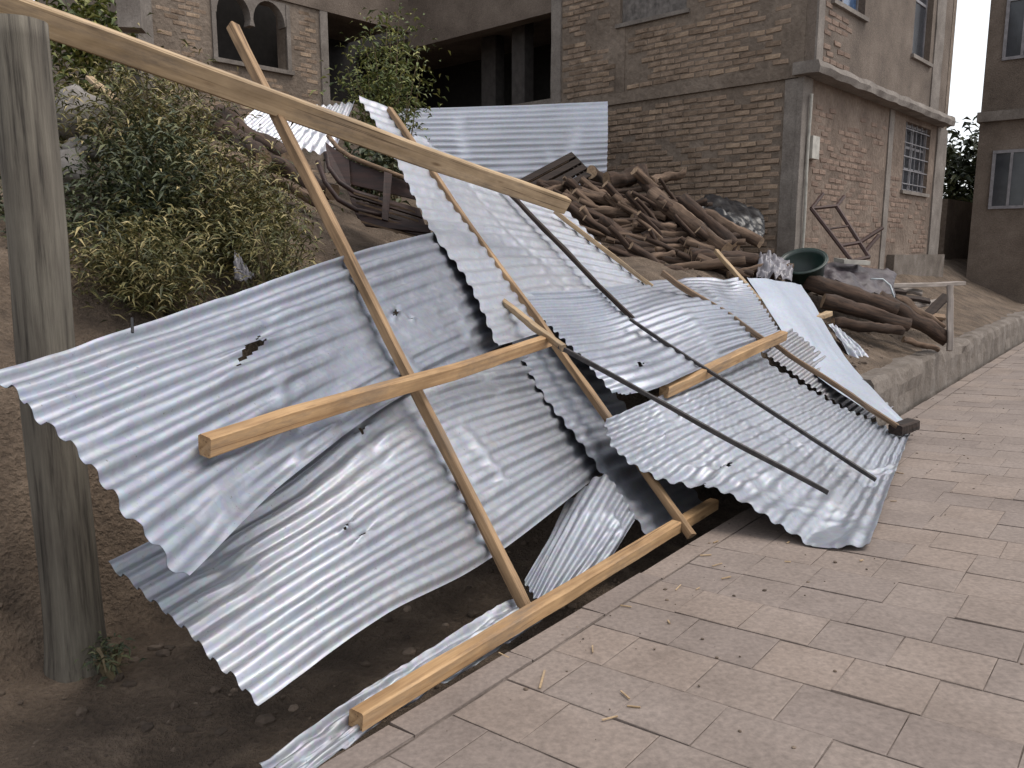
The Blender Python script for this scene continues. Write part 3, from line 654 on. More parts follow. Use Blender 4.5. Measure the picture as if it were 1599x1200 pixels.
sheet(L_, 'middle corrugated sheet between the dark iron purlins and the crossing batten', [
    [lift(CP(797, 463), .03), CP(930, 452, .03), CP(1040, 437, .02), U(1160, 434, 7.9)],
    [lift(CP(876, 541), .05), CP(960, 520, .04), U(1080, 480, 6.45), U(1192, 478, 7.4)],
    [lift(CP(956, 634), .07), U(1040, 602, 5.2), U(1130, 560, 6.05), U(1222, 523, 7.0)]], 15, 'galv_bright', holes=[(.24, .82, .014, .03, .4), (.02, .99, .05, .05, 0)],
    dents=[(.4, .3, .3, .2, .012, .6), (.3, .8, .2, .15, .0, .6), (.9, .5, .08, .5, .03, .2)], warp=.018, seed=5, ragged=.02, crumple=.006)
r5 = [G(1356, 862) + Vector((0, 0, .04)), G(1392, 765) + Vector((0, 0, .06)), G(1422, 684) + Vector((0, 0, .06))]
sheet(L_, 'lower right corrugated sheet with crumpled corner resting on the paved road', [
    [U(946, 655, 4.72), U(1060, 606, 5.5), U(1186, 549, 6.85)],
    [U(958, 702, 4.58), U(1090, 640, 5.35), U(1228, 583, 6.8)],
    [U(1028, 747, 4.5), U(1150, 675, 5.25), U(1280, 616, 6.75)],
    [U(1130, 766, 4.42), U(1230, 704, 5.2), U(1328, 640, 6.72)],
    [U(1228, 822, 4.24), U(1300, 744, 5.05), U(1372, 660, 6.7)],
    [U(1280, 854, 4.12), U(1345, 758, 5.0), U(1398, 672, 6.7)], r5], 19, 'galv', holes=[(.16, .46, .018, .022, .6), (.0, .475, .05, .02, 0), (.3, .14, .006, .012, .3), (.18, .2, .004, .016, .7)],
    dents=[(.28, .55, .1, .08, .02, .6), (.2, .72, .1, .06, .022, .8), (.12, .86, .14, .07, .025, .8), (.4, .9, .1, .05, .02, .6), (.07, .93, .08, .04, -.03, .8), (.25, .8, .05, .04, -.025, .8), (.15, .62, .06, .05, .03, .7)], warp=.014, seed=6, crumple=.03, nu=140, per=8, ragged=.02)
sheet(L_, 'narrow corrugated strip tucked between the smooth white sheet and lower right sheet', [
    [U(1188, 546, 6.95), U(1212, 530, 7.2), U(1236, 514, 7.45)],
    [U(1290, 618, 6.9), U(1310, 604, 7.1), U(1330, 590, 7.3)],
    [U(1362, 655, 6.85), U(1378, 646, 7.0), U(1394, 637, 7.1)]], 18, 'galv_rusty', warp=.012, seed=7, nu=14)
sheet(L_, 'small corrugated fragment jammed upright in the gap above the road timber', [
    [U(888, 782, 4.62), U(856, 845, 4.1), U(818, 908, 3.7)],
    [U(940, 742, 4.6), U(884, 840, 4.05), U(835, 935, 3.62)],
    [U(970, 775, 4.5), U(918, 862, 4.0), U(850, 957, 3.6)],
    [U(992, 812, 4.42), U(945, 885, 4.02), U(885, 945, 3.72)]], 7.5, 'galv', warp=.01, seed=8, nu=36, amp=.0105)
# crushed sheet lying under the road edge timber
e0 = [G(405, 1222), G(545, 1118), G(660, 1042), G(770, 972), G(815, 950)]
e1 = [G(470, 1225), G(592, 1132), G(715, 1056), G(800, 1000), G(850, 965)]
sheet(L_, 'crushed bright corrugated sheet lying under the yellow road edge timber', [
    [p + Vector((0, 0, .05)) for p in e0], [p * .5 + q * .5 + Vector((0, 0, .035)) for p, q in zip(e0, e1)], [q + Vector((0, 0, .008)) for q in e1]], 2.6, 'galv_bright', warp=.012, seed=9, nu=70, amp=.012, crumple=.018, per=14)
# smooth tin sheet
fs_ = sheet('smooth_tin_sheet', 'smooth whitish tin sheet folded down from the log pile to the road', [
    [U(1166, 434, 8.05), U(1205, 438, 8.25), U(1250, 446, 8.5)],
    [U(1212, 500, 7.55), U(1250, 500, 7.7), U(1292, 512, 7.95)],
    [U(1262, 575, 7.1), U(1300, 575, 7.2), U(1336, 575, 7.4)],
    [U(1340, 632, 6.75), U(1358, 628, 6.8), U(1378, 626, 6.9)],
    [U(1392, 664, 6.55), U(1408, 668, 6.55), U(1424, 674, 6.6)]], 1.2, 'flat_tin', amp=.012, warp=.02, seed=10, nu=24, per=40, crumple=.008)
sheet(L_, 'bent scrap of corrugated tin on the soil right of the smooth white sheet', [
    [U(1290, 506, 8.5), U(1318, 540, 8.2), U(1340, 590, 7.85)],
    [U(1312, 512, 8.6), U(1345, 545, 8.3), U(1372, 582, 8.1)]], 3, 'galv', warp=.03, seed=11, nu=26, crumple=.02, per=14)

# iron angle purlins, thin sticks and cross battens over the sheets
def iron(name, label, pts, r, m='iron', cat='purlin'):
    b = MB()
    for p, q in zip(pts, pts[1:]): pass
    b.tube(pts, r, 6, .12, len(label)); return tag(b.build(name, m), label, cat)
def line(*q): return [U(*a) for a in q]
beam('iron_purlin', U(872, 541, 4.72), U(1292, 770, 4.42), .026, .026, 'iron', 0, 6, .003); tag(bpy.data.objects['iron_purlin'], 'dark iron purlin reaching furthest down over the lower right sheet', 'purlin')
tag(beam('roof_batten', U(780, 468, 5.35), U(880, 545, 4.70), .034, .045, 'pine_pale', 10, 8, .003), 'short pale stick end at the upper end of the dark iron purlin', 'timber')
tag(beam('roof_purlin', CP(786, 292, .035), CP(1014, 526, .08), .034, .034, 'dark_wood', 0, 7, .006, 16), 'dark purlin in the middle of the upper sheets below the big beam', 'timber')
tag(beam('iron_purlin', U(984, 499, 6.0), U(1368, 750, 5.06), .024, .024, 'iron', 0, 9, .004), 'dark iron purlin ending right of the other on the lower right sheet', 'purlin')
tag(beam('roof_batten', CP(866, 330, .03), CP(1018, 448, .03), .03, .04, 'pine_pale', 0, 10, .004), 'thin pale batten along the upper sheet edge beside the log pile', 'timber')
tag(beam('roof_batten', U(1034, 426, 7.0), U(1206, 540, 6.6), .04, .05, 'pine_old', 0, 11, .006), 'brown batten crossing under the pale cross timber at right', 'timber')
tag(beam('roof_batten', U(1206, 535, 6.9), U(1402, 668, 6.5), .035, .04, 'pine_old', 0, 12, .005), 'brown batten along the lower edge of the smooth tin sheet', 'timber')
tag(beam('roof_batten', U(1118, 392, 8.3), U(1186, 470, 7.6), .04, .045, 'pine_pale', 0, 13, .004), 'short pale batten poking from the logs onto the smooth tin sheet', 'timber')
tag(beam('timber_batten', U(1037, 612, 5.28), U(1222, 524, 6.75), .07, .08, 'pine', 8, 14, .004), 'knotty pale cross timber over the middle and lower right sheets', 'timber')
tag(beam('splintered_board', U(1020, 622, 5.3), U(1185, 540, 6.7), .05, .02, 'pine_old', 0, 15, .004), 'dark board edge just below the knotty pale cross timber', 'timber')
tag(beam('timber_offcut', U(1246, 452, 8.6), U(1278, 498, 8.1), .06, .05, 'pine', 0, 16, .004), 'short orange offcut standing beside the smooth tin sheet', 'timber')
tag(beam('timber_offcut', U(1262, 500, 8.0), U(1296, 490, 8.2), .07, .05, 'pine_pale', 0, 17, .004), 'short pale offcut lying across the orange offcut', 'timber')
tag(beam('timber_offcut', U(1398, 672, 6.5), U(1426, 662, 6.62), .12, .08, 'dark_wood', 0, 18, .004), 'dark wood block at the tip of the smooth tin sheet on the road', 'timber')

# ------------------------------------------------------------------ post at the left
pb = U(120, 1034, 3.62); pb.z = hz(pb.x, pb.y) - .1; ptop = 2.40
V, Fc = [], []; npst, nr = 22, 40
for i in range(nr + 1):
    s = i / nr; z = pb.z + (ptop - pb.z) * s
    for k in range(npst):
        a = 2 * math.pi * k / npst; r = .118 - .012 * s + .03 * math.exp(-s * 22) * (1 + noise.noise(Vector((math.cos(a) * 3, math.sin(a) * 3, 1))))
        r *= 1 + .05 * noise.noise(Vector((math.cos(a) * 1.2, math.sin(a) * 1.2, s * 2))) - .07 * max(0, noise.noise(Vector((math.cos(a) * 4.5, math.sin(a) * 4.5, s * 1.3))))
        V.append(Vector((pb.x + .012 * noise.noise(Vector((s * 3, 0, 0))) + math.cos(a) * r, pb.y + math.sin(a) * r, z)))
for i in range(nr):
    for k in range(npst): Fc.append((i * npst + k, i * npst + (k + 1) % npst, (i + 1) * npst + (k + 1) % npst, (i + 1) * npst + k))
Fc.append(tuple(nr * npst + k for k in range(npst)))
tag(mk('roof_post', V, Fc, 'post_grey', smooth=True), 'thick weathered grey post standing in the dirt at left edge', 'post')

# ------------------------------------------------------------------ logs
def log(name, label, p0, p1, r, bend=.04, m='bark', seed=0, group=None, taper=.85, n=10):
    p0, p1 = Vector(p0), Vector(p1); k = 16; n += 4; x = (p1 - p0).normalized(); L = (p1 - p0).length
    side = x.cross(Z).normalized(); vs, fs, fm = [], [], []
    M = Matrix((x, side.cross(x).cross(x) * -1, x.cross(side))).transposed()
    y = side; z = side.cross(x)
    for i in range(k + 1):
        s = i / k; o = Vector((s * L, bend * math.sin(s * 3.1) * (1 if seed % 2 else -1) + bend * .6 * noise.noise(Vector((s * 3, seed, 0))), bend * .8 * noise.noise(Vector((s * 3, seed, 9)))))
        rr_ = r * (1 + (taper - 1) * s) * (1 + .14 * noise.noise(Vector((s * 6, seed, 4))) + .12 * noise.noise(Vector((s * 15, seed, 7))))
        for j in range(n):
            a = 2 * math.pi * j / n; q = rr_ * (1 + .3 * noise.noise(Vector((math.cos(a) * 1.4, math.sin(a) * 1.4, s * 3 + seed))) + .22 * noise.noise(Vector((math.cos(a + s) * 3.4, math.sin(a + s) * 3.4, s * 4 + seed))))
            vs.append(o + Vector((0, math.cos(a) * q, math.sin(a) * q)))
    for i in range(k):
        for j in range(n): fs.append((i * n + j, i * n + (j + 1) % n, (i + 1) * n + (j + 1) % n, (i + 1) * n + j)); fm.append(0)
    for base, sg in ((0, -1), (k * n, 1)):
        c = len(vs); ctr = sum((vs[base + j] for j in range(n)), Vector()) / n; vs.append(ctr)
        for j in range(n): fs.append((base + j, base + (j + 1) % n, c) if sg > 0 else (base + (j + 1) % n, base + j, c)); fm.append(1)
    me = bpy.data.meshes.new(name); me.from_pydata(vs, [], fs); me.materials.append(MATS[m]); me.materials.append(MATS['cut_wood'])
    me.polygons.foreach_set('material_index', fm); me.polygons.foreach_set('use_smooth', [f == 0 for f in fm])
    o = bpy.data.objects.new(name, me); COL.objects.link(o); R_ = Matrix((x, y, z)).transposed().to_4x4(); R_.translation = p0; o.matrix_world = R_
    return tag(o, label, 'log', group)
dl_ = lambda y: 8.9 + (430 - y) / 170 * 2.1
LOGS = [((1019, 303), (1136, 390), 15, 'long thick log lying diagonally on top of the pile', 'bark_pale'), ((1066, 312), (1149, 386), 12, 'diagonal log just right of the long thick one', 'bark'),
 ((1100, 333), (1188, 380), 11, 'rightmost diagonal log lying under the black plastic', 'bark_pale'), ((894, 303), (992, 321), 12, 'pale level log at the left top of the pile', 'bark_pale'),
 ((923, 270), (950, 294), 12, 'round dark log end facing out at top of the pile', 'bark'), ((948, 284), (1000, 274), 17, 'fat dark stump at the very top of the pile', 'bark'),
 ((1000, 262), (1021, 305), 11, 'short log standing on end beside the top stump', 'bark'), ((1018, 284), (1068, 270), 9, 'curved pale branch on top beside the brick wall', 'bark_pale'),
 ((988, 353), (1055, 357), 11, 'short level log in the middle of the pile', 'bark_pale'), ((940, 347), (988, 397), 11, 'bent log at the left front of the pile', 'bark'),
 ((884, 330), (990, 332), 10, 'long level log just below the big beam end', 'bark_pale'), ((1022, 390), (1074, 384), 7, 'thin pale stick in the lower middle of the pile', 'bark_pale'),
 ((1078, 403), (1182, 406), 15, 'thick level log at the lower right foot of the pile', 'bark'), ((998, 408), (1052, 396), 8, 'crooked stick at the lower front of the pile', 'bark_pale'),
 ((1036, 420), (1074, 425), 9, 'short log at the foot of the pile by the sheets', 'bark'), ((992, 325), (1040, 340), 8, 'grey stick under the long thick log', 'bark_pale'),
 ((838, 287), (890, 294), 9, 'short log left of the pile under the wooden crate', 'bark'), ((1000, 372), (1052, 352), 9, 'slanting log in the dark middle of the pile', 'bark'),
 ((850, 300), (886, 288), 8, 'second short log left of the pile by the crate', 'bark_pale'), ((1092, 372), (1150, 392), 10, 'stubby log below the two diagonal ones', 'bark')]
for i, ((x0, y0), (x1, y1), r, lab, m) in enumerate(LOGS):
    d0, d1_ = dl_(y0) - (.25 if i < 3 else .1), dl_(y1) - (.15 if i < 3 else .05)
    if i == 4: d1_ = d0 + .9
    log('log', lab, U(x0, y0, d0), U(x1, y1, d1_), r * d0 / FPX * .84, .03 if i not in (7, 9) else .12, m, i + 1)
rr = random.Random(11)
FW_N = {}
for i in range(130):
    t = rr.random(); y = 292 + 132 * t; xa = 856 + 130 * t; xb = 1040 + 150 * t
    x = rr.uniform(xa, xb); L = rr.uniform(.45, 1.15); d = dl_(y) - .1 + rr.uniform(.0, .3); p = U(x, y, d)
    a = rr.choice((rr.uniform(-.5, .3), rr.uniform(-1, -.3))); dr = Vector((math.cos(a), .35 * rr.uniform(-1, 1), math.sin(a) * .75)).normalized()
    lab = ['near the top of', 'in the middle of', 'low at the front of'][min(2, int(t * 3))]; side = ['left', 'centre', 'right'][min(2, int((x - xa) / (xb - xa) * 3))]; FW_N[(lab, side)] = FW_N.get((lab, side), 0) + 1
    log('firewood_log', '%s firewood log wedged %s the heap, %s part' % (('thick' if (rad := rr.uniform(.022, .062)) > .044 else 'slim') + ' ' + ('pale' if (mm := rr.choice(('bark', 'bark', 'bark_pale'))) == 'bark_pale' else 'dark brown'), lab, side), p - dr * L / 2, p + dr * L / 2, rad, .025, mm, 30 + i, 'firewood logs in the heap', n=8)
# logs on the soil at right
for i, (a, b_, da, db, r, lab, m) in enumerate([((1258, 436), (1400, 486), 9.3, 9.1, .105, 'thick log right of the smooth tin sheet, nearest the tub', 'bark'), ((1370, 466), (1480, 530), 9.25, 9.1, .095, 'long log end running to the right edge above the retaining wall', 'bark'),
    ((1285, 470), (1420, 508), 9.0, 8.9, .085, 'log half hidden under the thick right hand log', 'bark'), ((1395, 466), (1474, 512), 9.6, 9.5, .06, 'thinner pale log behind the right hand logs', 'bark_pale'), ((1410, 530), (1466, 546), 8.9, 8.9, .035, 'pale broken branch on the soil above the retaining wall', 'bark_pale'),
    ((1300, 505), (1410, 516), 8.85, 8.9, .06, 'low dark log sunk in soil at right', 'bark'), ((1320, 452), (1470, 500), 9.7, 9.8, .05, 'slim dark pole behind the thick right hand log', 'bark')]):
    log('log', lab, U(*a, da), U(*b_, db), r, .05, m, 100 + i)
for i, (a, b_, lab) in enumerate([((1385, 447, 9.9), (1500, 443, 10.6), 'pale level plank at right edge behind the logs'), ((1420, 478, 9.9), (1475, 470, 10.2), 'short pale board lower at right edge behind the logs')]):
    tag(beam('plank', U(*a), U(*b_), .14, .05, 'grey_wood', 0, 40 + i), lab, 'plank')
tag(beam('fence_stake', U(1483, 548, 9.0), U(1484, 446, 9.1), .06, .06, 'grey_wood', 0, 44), 'upright grey stake at the right edge above the retaining wall', 'stake')
for i, (a, b_, m, lab) in enumerate([((1398, 462, 10.0), (1452, 470, 9.9), 'dark_wood', 'dark board half buried behind the right hand logs'), ((1436, 505, 9.6), (1478, 462, 9.8), 'dark_wood', 'dark stick leaning up beside the grey stake'), ((1420, 490, 9.7), (1476, 496, 9.6), 'pine_old', 'brown board lying low beside the grey stake'),
    ((1404, 452, 10.3), (1440, 458, 10.2), 'grey_wood', 'short grey board end behind the cable loop'), ((1340, 446, 9.8), (1412, 456, 9.9), 'dark_wood', 'black board at the lower edge of the grey tarp')]):
    tag(beam('plank', U(*a), U(*b_), .11, .04, m, 20, 70 + i), lab, 'plank')
# poles on the bank at the left
for i, (a, b_, da, db, r, m, lab) in enumerate([((318, 186), (412, 250), 8.3, 7.6, .10, 'bark', 'dark pole on the bank top nearest the bush'), ((344, 180), (452, 250), 8.8, 8.0, .11, 'bark', 'dark pole behind the first on the bank top'),
    ((300, 222), (500, 318), 7.3, 6.5, .055, 'bark_pale', 'long thin pale pole lying down the bank slope'), ((400, 238), (520, 300), 8.2, 7.4, .09, 'bark', 'brown pole running under the standing purlin on the bank')]):
    log('pole', lab, U(*a, da), U(*b_, db), r, .05, m, 200 + i)

# ------------------------------------------------------------------ wooden crate, chair, metal frame, tub, tarps
def crate():
    c = U(858, 268, 10.9); root = tag(empty('wooden_crate', c), 'dark slatted wooden crate tipped over at the left top of the log pile', 'crate')
    ex = (U(895, 236, 10.9) - U(808, 282, 10.7)).normalized(); ey = (U(925, 292, 10.5) - U(893, 240, 10.8)).normalized(); ez = ex.cross(ey).normalized(); ey = ez.cross(ex)
    o = U(810, 281, 10.8); Lx, Ly, H_ = .86, .5, .38
    if ez.dot(FW) < 0: ez = -ez
    for i in range(4): boxp('slat', 'dark_wood', root, o + ey * (i * .135), ex * Lx, ey * .095, ez * .018)
    for i in range(4): boxp('slat', 'dark_wood', root, o + ey * (i * .135) + ez * H_, ex * Lx, ey * .1, ez * .018)
    for k in (0, Lx - .04):
        for j in (.0, Ly - .04): boxp('corner_post', 'dark_wood', root, o + ex * k + ey * j + ez * .019, ex * .04, ey * .04, ez * (H_ - .02))
    for i in range(3):
        boxp('slat', 'dark_wood', root, o + ex * (Lx + .002) + ez * (.03 + i * .12), ex * .018, ey * Ly, ez * .09)
        boxp('slat', 'pine_old', root, o - ey * .02 + ez * (.03 + i * .12), ex * Lx, ey * .018, ez * .085)
crate()
def chair():
    base = U(590, 330, 7.3); root = tag(empty('wooden_bench', base), 'dark red wooden bench with curved legs lying tipped on the bank', 'bench')
    d = 7.3
    def tb(name, q, r, m='red_wood', dd=0): b = MB(); b.tube([U(x, y, d + dd + k) for x, y, k in q], r, 8, .05); return b.build(name, m, root, True)
    tb('curved_leg', [(508, 238, -.1), (514, 262, -.12), (530, 285, -.14), (556, 302, -.14), (590, 312, -.12)], .022)
    tb('curved_leg', [(496, 252, -.2), (508, 285, -.24), (528, 312, -.26), (556, 328, -.26), (600, 338, -.24)], .022)
    tb('top_rail', [(512, 212, .2), (528, 232, .15), (548, 246, .1), (600, 266, .05), (640, 282, 0)], .022, 'pine_old')
    def board(name, q, t=.025, m='red_wood'):
        P_ = [U(*a) for a in q]; n_ = (P_[1] - P_[0]).cross(P_[3] - P_[0]).normalized(); 
        if n_.dot(FW) < 0: n_ = -n_
        b = MB(); b.add(P_ + [p + n_ * t for p in P_], [(0, 1, 2, 3), (7, 6, 5, 4), (0, 4, 5, 1), (1, 5, 6, 2), (2, 6, 7, 3), (3, 7, 4, 0)]); return b.build(name, m, root)
    board('back_panel', [(545, 250, 7.42), (645, 288, 7.34), (652, 312, 7.3), (548, 288, 7.38)])
    for i in range(3): 
        y = 292 + i * 17; board('seat_slat', [(540 + i * 6, y, 7.28 - i * .05), (655 + i * 6, y + 34, 7.2 - i * .05), (660 + i * 6, y + 48, 7.15 - i * .05), (546 + i * 6, y + 13, 7.24 - i * .05)])
    for i in range(4): board('seat_edge', [(552 + i * 4, 300 + i * 15, 7.12 - i * .05), (648 + i * 5, 330 + i * 14, 7.05 - i * .05), (648 + i * 5, 333 + i * 14, 7.05 - i * .05), (552 + i * 4, 303 + i * 15, 7.12 - i * .05)], .012, 'pine_old')
    board('side_panel', [(508, 222, 7.45), (545, 250, 7.4), (548, 300, 7.3), (512, 262, 7.35)])
    board('front_rail', [(556, 335, 7.05), (672, 352, 6.95), (672, 364, 6.9), (570, 352, 7.0)])
    board('cross_rail', [(600, 268, 7.25), (612, 272, 7.24), (606, 345, 6.98), (596, 342, 6.98)], .03)
    tb('leg', [(640, 290, -.05), (668, 330, -.25), (675, 356, -.38)], .03)
chair()
def frame():
    root = tag(empty('metal_frame', U(1330, 405, 9.9)), 'rusty upturned metal table frame leaning by the brick house wall', 'frame')
    a, b_, c, e = U(1267, 326, 10.2), U(1306, 322, 10.3), U(1330, 408, 9.8), U(1357, 402, 9.9)
    a2, b2, c2, e2 = U(1285, 303, 10.4), U(1318, 307, 10.5), U(1378, 356, 10.1), U(1372, 368, 10.05)
    m1 = a.lerp(c, .72); m2 = b_.lerp(e, .72)
    for n_, p, q in (('rail', a, c), ('rail', b_, e), ('cross_bar', a, b_), ('cross_bar', m1, m2), ('cross_bar', c, e), ('leg', a, a2), ('leg', b_, b2), ('leg', m2, c2), ('leg', e.lerp(m2, .4), e2)):
        q_ = MB(); q_.tube([p, p.lerp(q, .5), q], .025, 6); q_.build(n_, 'rust_iron', root)
    q_ = MB(); q_.tube([a.lerp(c, .4), b_.lerp(e, .4)], .015, 6); q_.build('cross_bar', 'rust_iron', root)
frame()
def tub():
    c = U(1250, 418, 9.5); root = tag(empty('plastic_tub', c), 'dark green plastic tub lying tilted beside the log pile', 'tub')
    ax = (Vector((-.28, -.45, .85))).normalized(); a = ax.cross(Z).normalized(); b_ = ax.cross(a)
    bot = c + Vector((.06, 0, -.2)); pr = [(0, .0), (.19, .0), (.21, .05), (.245, .3), (.265, .31), (.265, .335), (.24, .335), (.22, .3), (.19, .06), (0, .05)]
    V, Fc = [], []; n_ = 28
    for r_, z_ in pr:
        for k in range(n_): t = 2 * math.pi * k / n_; V.append(bot + ax * z_ + (a * math.cos(t) + b_ * math.sin(t)) * max(r_, .001))
    for i in range(len(pr) - 1):
        for k in range(n_): Fc.append((i * n_ + k, i * n_ + (k + 1) % n_, (i + 1) * n_ + (k + 1) % n_, (i + 1) * n_ + k))
    mk('shell', V, Fc, 'green_plastic', root, True)
    q = MB(); q.tube([bot + ax * .325 + (a * math.cos(2 * math.pi * k / 24) + b_ * math.sin(2 * math.pi * k / 24)) * .268 for k in range(25)], .014, 6, cap=False); q.build('rim', 'green_plastic', root, True)
tub()
def cloth(name, label, cat, pts, m, amp=.06, seed=0, n_=26, thick=.004):
    A = np.array([[list(U(*p)) for p in r] for r in pts]); V, Fc = [], []
    for i in range(n_ + 1):
        r = np.array([crom(A[k], i / n_ * (A.shape[1] - 1)) for k in range(A.shape[0])])
        for j in range(n_ + 1):
            p = Vector(crom(r, j / n_ * (A.shape[0] - 1))); q = Vector((i / n_ * 5, j / n_ * 4, seed))
            p += Vector((0, -.5, .9)) * amp * (abs(noise.noise(q)) * 1.2 + .5 * abs(noise.noise(q * 2.3)) + .25 * noise.noise(q * 5)); V.append(p)
    for i in range(n_):
        for j in range(n_): a = i * (n_ + 1) + j; Fc.append((a, a + 1, a + n_ + 2, a + n_ + 1))
    o = mk(name, V, Fc, m, smooth=True); s = o.modifiers.new('thickness', 'SOLIDIFY'); s.thickness = thick
    return tag(o, label, cat)
cloth('black_plastic_sheet', 'black plastic sheet crumpled over the right end of the log pile', 'plastic sheet', [[(1085, 322, 10.5), (1110, 305, 10.7), (1150, 318, 10.7), (1192, 338, 10.6)], [(1108, 345, 10.0), (1130, 335, 10.1), (1165, 345, 10.1), (1194, 362, 10.1)], [(1140, 362, 9.8), (1155, 362, 9.8), (1175, 370, 9.8), (1190, 374, 9.8)]], 'black_plastic', .09, 3)
cloth('grey_tarp', 'purplish grey tarp crumpled over the ground right of the green tub', 'tarp', [[(1262, 424, 9.9), (1300, 412, 10.1), (1350, 420, 10.2), (1400, 430, 10.3)], [(1258, 432, 9.6), (1300, 430, 9.6), (1350, 440, 9.7), (1395, 448, 9.8)], [(1275, 444, 9.4), (1310, 446, 9.35), (1360, 462, 9.4), (1400, 468, 9.5)]], 'tarp', .09, 5)
cloth('plastic_bag', 'crumpled silvery plastic bag between the green tub and the pile foot', 'bag', [[(1184, 402, 9.3), (1200, 398, 9.4), (1230, 412, 9.4)], [(1182, 420, 9.0), (1205, 420, 9.0), (1236, 426, 9.0)], [(1180, 438, 8.8), (1205, 440, 8.8), (1236, 442, 8.8)]], 'bag', .12, 7, 22)
cloth('white_scrap', 'small white scrap caught in the grass above the left sheet', 'scrap', [[(366, 398, 5.0), (378, 408, 5.0), (384, 420, 5.0)], [(366, 440, 4.9), (382, 442, 4.9), (398, 436, 4.9)]], 'bag', .05, 9, 12)
b = MB(); b.box(U(1318, 412, 9.75), (.34, .05, -.02), (-.05, .2, .02), (0, 0, .05)); tag(b.build('foam_block', 'white_box'), 'pale flat block lying on the tarp below the metal frame', 'block')
b = MB(); b.tube([U(x, y, 9.3) for x, y in ((1360, 436), (1378, 436), (1390, 446), (1396, 464), (1390, 478), (1384, 484))], .012, 6); tag(b.build('wire_loop', 'wire', smooth=True), 'pale looped cable hanging over the right hand logs', 'cable')
b = MB(); b.tube([U(207, 520, 2.78), U(206, 497, 2.8)], .005, 6); tag(b.build('roofing_nail', 'black_plastic'), 'black nail sticking up from the top edge of the left sheet', 'nail')

# bright tin fence behind the pile
def tin(label, q, ncor, seed, m='tin_white', cat=None):
    o = sheet('corrugated_fence_panel', label, q, ncor, m, warp=.012, seed=seed, nu=40, amp=.021, per=8); o['category'] = 'fence panel'
TINM = 'tin_white'
tin('bright corrugated panel with level ribs standing against the brick house', [[U(616, 172, 12.6), U(780, 167, 12.4), U(949, 160, 12.0)], [U(640, 225, 12.2), U(790, 222, 12.0), U(949, 218, 11.6)], [U(690, 300, 11.9), U(800, 300, 11.6), U(947, 285, 11.3)]], 14, 21)
tin('bright corrugated panel behind the standing purlin on the bank', [[U(425, 150, 9.6), U(368, 200, 9.0)], [U(490, 165, 9.5), U(430, 222, 8.9)], [U(555, 160, 9.4), U(520, 245, 8.7)]], 12, 22)
# stones and blocks at upper left
def rock(p, r, seed, label, m='stone', sq=(1, 1, 1)):
    bm = bmesh.new(); bmesh.ops.create_icosphere(bm, subdivisions=3, radius=1)
    for v in bm.verts:
        n_ = v.co.copy(); k = 1 + .35 * noise.noise(n_ * 1.3 + Vector((seed, 0, 0))) + .15 * noise.noise(n_ * 3 + Vector((seed, 4, 0)))
        v.co = Vector((n_.x * sq[0], n_.y * sq[1], n_.z * sq[2])) * r * k + Vector(p)
    bm.verts.index_update(); o = mk('stone', [v.co.copy() for v in bm.verts], [tuple(v.index for v in f.verts) for f in bm.faces], m, smooth=True); bm.free(); return tag(o, label, 'stone')
rock(U(122, 180, 6.2), .2, 1, 'squarish grey stone at the top of the bank by the post'); rock(U(138, 232, 6.0), .14, 2, 'rounded stone under the squarish one on the bank', sq=(1.4, 1, .7)); rock(U(112, 262, 5.8), .13, 3, 'pale stone lowest of the three beside the post')
tag(beam('plank', U(140, 122, 6.6), U(182, 158, 6.3), .06, .03, 'pine_pale', 0, 60), 'short pale board end sticking from the bank top', 'plank')
bp = U(203, -6, 10.5)
boxp_ = MB(); boxp_.box(U(184, 42, 10.4), (.28, .06, 0), (-.06, .28, 0), (0, 0, 1.6)); tag(boxp_.build('concrete_pillar', 'concrete'), 'pale concrete pillar standing left of the arched wing', 'pillar')

# ------------------------------------------------------------------ vegetation
def leaf_cloud(parent, pts, ln, wd_, m, seed, droop=.3, name='foliage'):
    rr = random.Random(seed); b = MB()
    for p in pts:
        a = rr.uniform(0, 6.28); el = rr.uniform(-.5, .9); d = Vector((math.cos(a) * math.cos(el), math.sin(a) * math.cos(el), math.sin(el)))
        s = d.cross(Vector((rr.uniform(-1, 1), rr.uniform(-1, 1), 1))).normalized(); L = ln * rr.uniform(.6, 1.35); w = wd_ * rr.uniform(.7, 1.3)
        mid = p + d * L * .5; tip = p + d * L - Z * droop * L; up = s.cross(d) * w * .25
        b.add([p, mid + s * w / 2 + up, tip, mid - s * w / 2 + up, mid], [(0, 1, 4), (1, 2, 4), (2, 3, 4), (3, 0, 4)])
    o = b.build(name, m, parent); o['kind'] = 'stuff'; return o
def shrub(name, label, cat, base, tops, n, ln, wd_, m, seed, spread=.16, stem_r=.012, core=None):
    rr = random.Random(seed); root = tag(empty(name, base), label, cat); st = MB(); pts = []
    for t in tops:
        t = Vector(t); bb = Vector(base) + Vector((rr.uniform(-.08, .08), rr.uniform(-.08, .08), 0)); mid = bb.lerp(t, .5) + Vector((rr.uniform(-.1, .1), rr.uniform(-.1, .1), .08))
        ctl = [bb, bb.lerp(mid, .6), mid, mid.lerp(t, .6) + Vector((0, 0, .03)), t]; st.tube(ctl, [stem_r, stem_r * .9, stem_r * .7, stem_r * .5, stem_r * .25], 5)
        for k in range(n // len(tops)):
            s = rr.uniform(.25, 1.02) ** .7; i = min(int(s * 4), 3); q = ctl[i].lerp(ctl[i + 1], min(1.05, s * 4 - i))
            pts.append(q + Vector((rr.gauss(0, 1), rr.gauss(0, 1), rr.gauss(0, .8))) * spread * (.4 + .6 * s))
    st.build('stems', 'stem', root); leaf_cloud(root, pts, ln, wd_, m, seed); return root
rr = random.Random(21)
